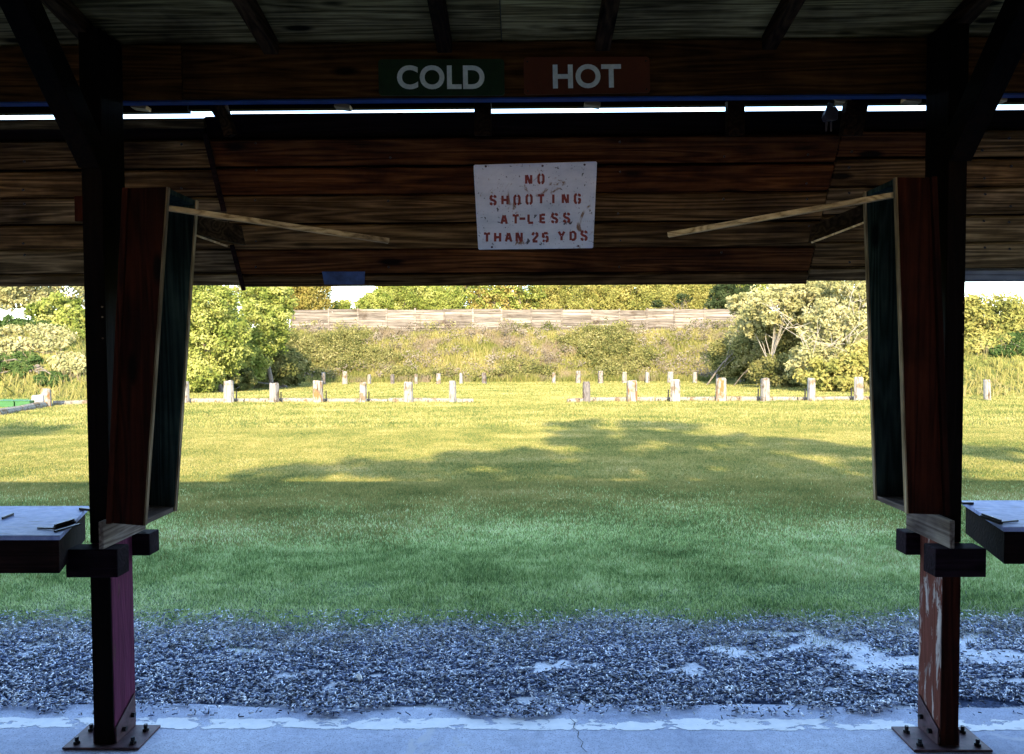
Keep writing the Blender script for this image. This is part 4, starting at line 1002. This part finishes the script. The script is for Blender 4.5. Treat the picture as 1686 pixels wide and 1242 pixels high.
make_tree('yellow_tree', (14.5, 70), [bl(1120, 488, 70, 42, 43), bl(1165, 484, 70, 40, 48)], 'lf_yellow', 'smooth yellow green tree behind the right end of the wall', 'tree', G3, .16, 190, 80, cr=.32)
make_tree('pine_tree', (13.5, 57), [bl(1125, 492, 57, 14, 9), bl(1082, 500, 57, 10, 6)], 'lf_pine', 'small dark pine sprigs above the right part of the wall', 'tree', G3, .16, 26, 26, 'bark', 4, .06)
make_tree('pine_tree', (17.0, 57), [bl(1195, 494, 56, 30, 27), bl(1210, 481, 56, 32, 29)], 'lf_pine', 'dark green pine at the right end of the plank wall', 'tree', G3, .2, 70, 45, 'bark', 8, .12)
for i_, (px_, a_) in enumerate(((820, 'lf_green'), (470, 'lf_gold'), (650, 'lf_green'), (715, 'lf_yellow'), (905, 'lf_green'), (985, 'lf_gold'), (1075, 'lf_green'), (1150, 'lf_yellow'), (1215, 'lf_green'))):
    make_tree('distant_tree', (PX(px_, 84), 84), [bl(px_, 500, 84, 48, 22), bl(px_ + 20, 478, 84, 42, 26)][:1 if px_ == 820 else 2], a_, ['low green distant tree seen behind the bare trees', 'golden distant tree filling the gap behind the golden tree at the left', 'green distant tree behind the rounded bright green tree', 'yellow green distant tree between the rounded tree and the bare trees', 'green distant tree right of the bare trees', 'golden distant tree above the middle of the wall', 'green distant tree behind the broad yellow green tree', 'yellow distant tree left of the dark pine', 'green distant tree behind the dark pine'][i_], 'tree', 'distant trees far behind the plank wall', .24, 120, 70, cr=.3)
# bare trunks against the sky
t = None
for i, px in enumerate((772, 792, 815, 838, 858)):
    x = PX(px, 64); zb = tz(x, 64); t = empty('bare_tree', (x, 64, zb), ['slim bare tree at the left of the bare group behind the wall', 'second slim bare tree from the left behind the wall', 'forked bare tree in the middle of the bare group', 'slim bare tree right of the forked one', 'rightmost slim bare tree of the group behind the wall'][i], 'tree', 'bare trees behind the wall')
    mb = MB(); top = 9 + random.random() * 2
    pts = [(x, 64, zb - .2), (x + random.uniform(-.3, .3), 64, 4.5), (x + random.uniform(-.6, .6), 64, top)]
    mb.tube(pts, [.16, .12, .05], 6)
    for k in range(9):
        f = random.uniform(.3, 1); zz = 3.5 + f * 4.5; sx = random.choice((-1, 1)); L = random.uniform(.7, 2.0)
        a = Vector((x + (pts[1][0] - x) * .9, 64, zz)); b = a + Vector((sx * L * .6, random.uniform(-.4, .4), L * .8))
        mb.tube([a, a.lerp(b, .5) + Vector((sx * .1, 0, 0)), b], [.05, .035, .012], 5)
    mb.build('trunk', M['bark'], t)
    Cn = rng.normal(size=(90, 3)) * np.array([.9, .6, 1.6]) + np.array([x, 64, 6.2]); V, idx = clump_leaves(Cn, np.full(90, .42), 42, .22)
    mass_mesh('crown', V, 4, rng.random(len(idx)), M['lf_gold' if i % 2 else 'lf_green'], t)
# right side
make_tree('pale_shrub_tree', (11.5, 36), [bl(1270, 505, 36, 48, 35), bl(1320, 480, 37, 55, 30), bl(1250, 540, 37, 35, 18)], 'lf_pale', 'pale sunlit tree over the right end of the plank wall', 'tree', G2, .17, 100, 50, 'bark_pale', 3, cr=.25, trunk_r=.06)
make_tree('olive_bush', (10.8, 39.5), [bl(1255, 575, 40, 48, 34), bl(1225, 600, 42, 40, 25), bl(1300, 560, 38.5, 45, 30)], 'shrub', 'olive shaded bush under the pale tree at the right', 'bush', G2, .15, 130, 55, 'bark', 0, trunk_r=.03)
make_tree('olive_bush', (11.2, 36.5), [bl(1205, 585, 43, 42, 32), bl(1290, 610, 36, 52, 26), bl(1240, 555, 42, 30, 14)], 'shrub', 'olive bush at the right foot of the berm', 'bush', G2, .15, 130, 50, 'bark', 0, trunk_r=.03)
make_tree('twiggy_bush', (12.6, 32), [bl(1375, 540, 32, 55, 48), bl(1400, 480, 33, 55, 38), bl(1350, 600, 31, 50, 36)], 'lf_pale', 'big pale bush with bare twigs left of the right post', 'bush', G2, .15, 130, 50, 'bark_pale', 8, multi=1, cr=.23, trunk_r=.05)
make_tree('leafy_bush', (12.8, 29.5), [bl(1370, 620, 29.5, 50, 28), bl(1425, 600, 29.5, 35, 34)], 'lf_yellow', 'yellow green bush at the foot of the twiggy bush', 'bush', G2, .15, 90, 50, 'bark', 2, trunk_r=.05)
make_tree('tall_bush', (18.5, 31), [bl(1630, 535, 31, 62, 52), bl(1690, 560, 31, 50, 60), bl(1580, 540, 31, 50, 55), bl(1610, 610, 30, 50, 30), bl(1660, 600, 30.5, 50, 40)], 'lf_yellow', 'tall pale green bush right of the right post', 'bush', G2, .14, 190, 50, 'bark_pale', 6, cr=.24, trunk_r=.05)
make_tree('dark_bush', (18.0, 28.8), [bl(1665, 632, 28.8, 38, 16)], 'lf_dark', 'low dark bush at the right edge of the photo', 'bush', G2, .13, 70, 50, 'bark', 2, trunk_r=.05)
make_tree('pale_bush', (9.8, 41), [bl(1240, 545, 41, 40, 40), bl(1225, 500, 43, 30, 20), bl(1280, 560, 40, 40, 36)], 'lf_pale', 'pale olive bush at the foot of the pale tree over the wall end', 'bush', G2, .15, 110, 55, 'bark', 2, trunk_r=.05, cr=.26)
make_tree('tall_pale_tree', (14, 38), [bl(1390, 470, 38, 70, 50), bl(1330, 500, 38, 40, 40)], 'lf_pale', 'tall pale tree behind the twiggy bush left of the right post', 'tree', G2, .16, 150, 55, 'bark_pale', 6, trunk_r=.08, cr=.28)
# bare twigs of the pale bush on the right
mb = MB(); tt = empty('dead_branches', (at(1350, 560, 30.2).x, 30.2, 1.0), 'bare pale branches sticking out of the bushes left of the right post', 'branches')
for (ax, ay, k) in ((1330, 560, 6), (1385, 560, 7), (1300, 520, 4), (1410, 500, 6)):
    for _ in range(k):
        a = at(ax + random.uniform(-15, 15), ay + random.uniform(0, 25), 30.4); an = random.gauss(0, .9); L = random.uniform(.7, 2.0)
        b = a + Vector((math.sin(an) * L, random.uniform(-.5, .1), math.cos(an) * L * .75)); m_ = a.lerp(b, .5) + Vector((random.uniform(-.15, .15), 0, .12))
        mb.tube([a, m_, b], [.013, .009, .004], 4)
        for _ in range(2):
            c_ = m_ + Vector((random.uniform(-.5, .5), 0, random.uniform(.1, .5))); mb.tube([m_, c_], [.01, .004], 4)
mb.build('branch', M['bark_pale'], tt)

# trees behind the shelter: their shadow falls on the lawn
te = math.tan(SUN_EL)
def shade_blob(px, py, rx_px, ry_px, Yt):
    x, y = gp(px, py, 0); x2, y2 = gp(px, py + ry_px, 0)
    z = (y - Yt) * te; rx = rx_px / 1258 * y
    return (x, Yt, z, rx, .9, max(.12, (y - y2) * te))
def shade_tree(base, blobs, label, size, dens):
    t = empty('shade_tree', (base[0], base[1], 0), label, 'tree', 'shade trees behind the shelter')
    Cs = []; Rd = []
    for (x, y, z, rx, ry, rz) in blobs:
        k = max(6, int(dens * rx * (rz + .25))); r = rng.normal(size=(k, 3)) * .5
        Cs.append(np.array([x, y, z]) + r * np.array([rx, ry, rz])); Rd.append(np.full(k, .33))
    Cs = np.concatenate(Cs); Rd = np.concatenate(Rd); V, idx = clump_leaves(Cs, Rd, 40, size, .6)
    mass_mesh('crown', V, 4, rng.random(len(idx)), M['lf_green'], t)
    mb = MB(); b0 = Vector((base[0], base[1], -.1)); top = Vector((float(Cs[:, 0].mean()), base[1], float(Cs[:, 2].mean())))
    mb.tube([b0, b0.lerp(top, .5), top], [.28, .2, .1], 8)
    for i in rng.choice(len(Cs), min(20, len(Cs)), replace=False):
        c_ = Vector(Cs[i].tolist()); a = b0.lerp(top, random.uniform(.5, .95)); mb.tube([a, a.lerp(c_, .5) + Vector((0, 0, .1)), c_], [.06, .04, .015], 5)
    mb.build('trunk', M['bark'], t)
Yt = -9.0
SB = [shade_blob(*q, Yt) for q in [
    (900, 775, 170, 16), (1100, 772, 170, 14), (1330, 782, 130, 8), (1500, 770, 120, 10), (820, 752, 90, 10), (960, 752, 110, 9), (1130, 752, 110, 9),
    (955, 720, 80, 9), (945, 700, 55, 5), (1080, 700, 60, 5), (1110, 716, 80, 7), (1180, 722, 90, 6), (1260, 730, 90, 5), (1340, 736, 90, 4), (1420, 742, 80, 4),
    (1200, 755, 80, 8), (1290, 757, 60, 5), (1560, 740, 80, 4), (1640, 745, 80, 4), (1010, 735, 60, 6), (700, 778, 70, 5), (610, 772, 55, 3), (530, 768, 55, 2), (760, 765, 60, 5), (450, 780, 60, 2)]]
shade_tree((3.0, Yt), SB, 'spreading shade tree standing behind the shelter', .21, 36)
shade_tree((-8, Yt), [shade_blob(60, 708, 60, 1.5, Yt), shade_blob(10, 712, 50, 1.5, Yt), shade_blob(0, 704, 30, 1, Yt)], 'thin branched tree behind the left end of the shelter', .16, 60)
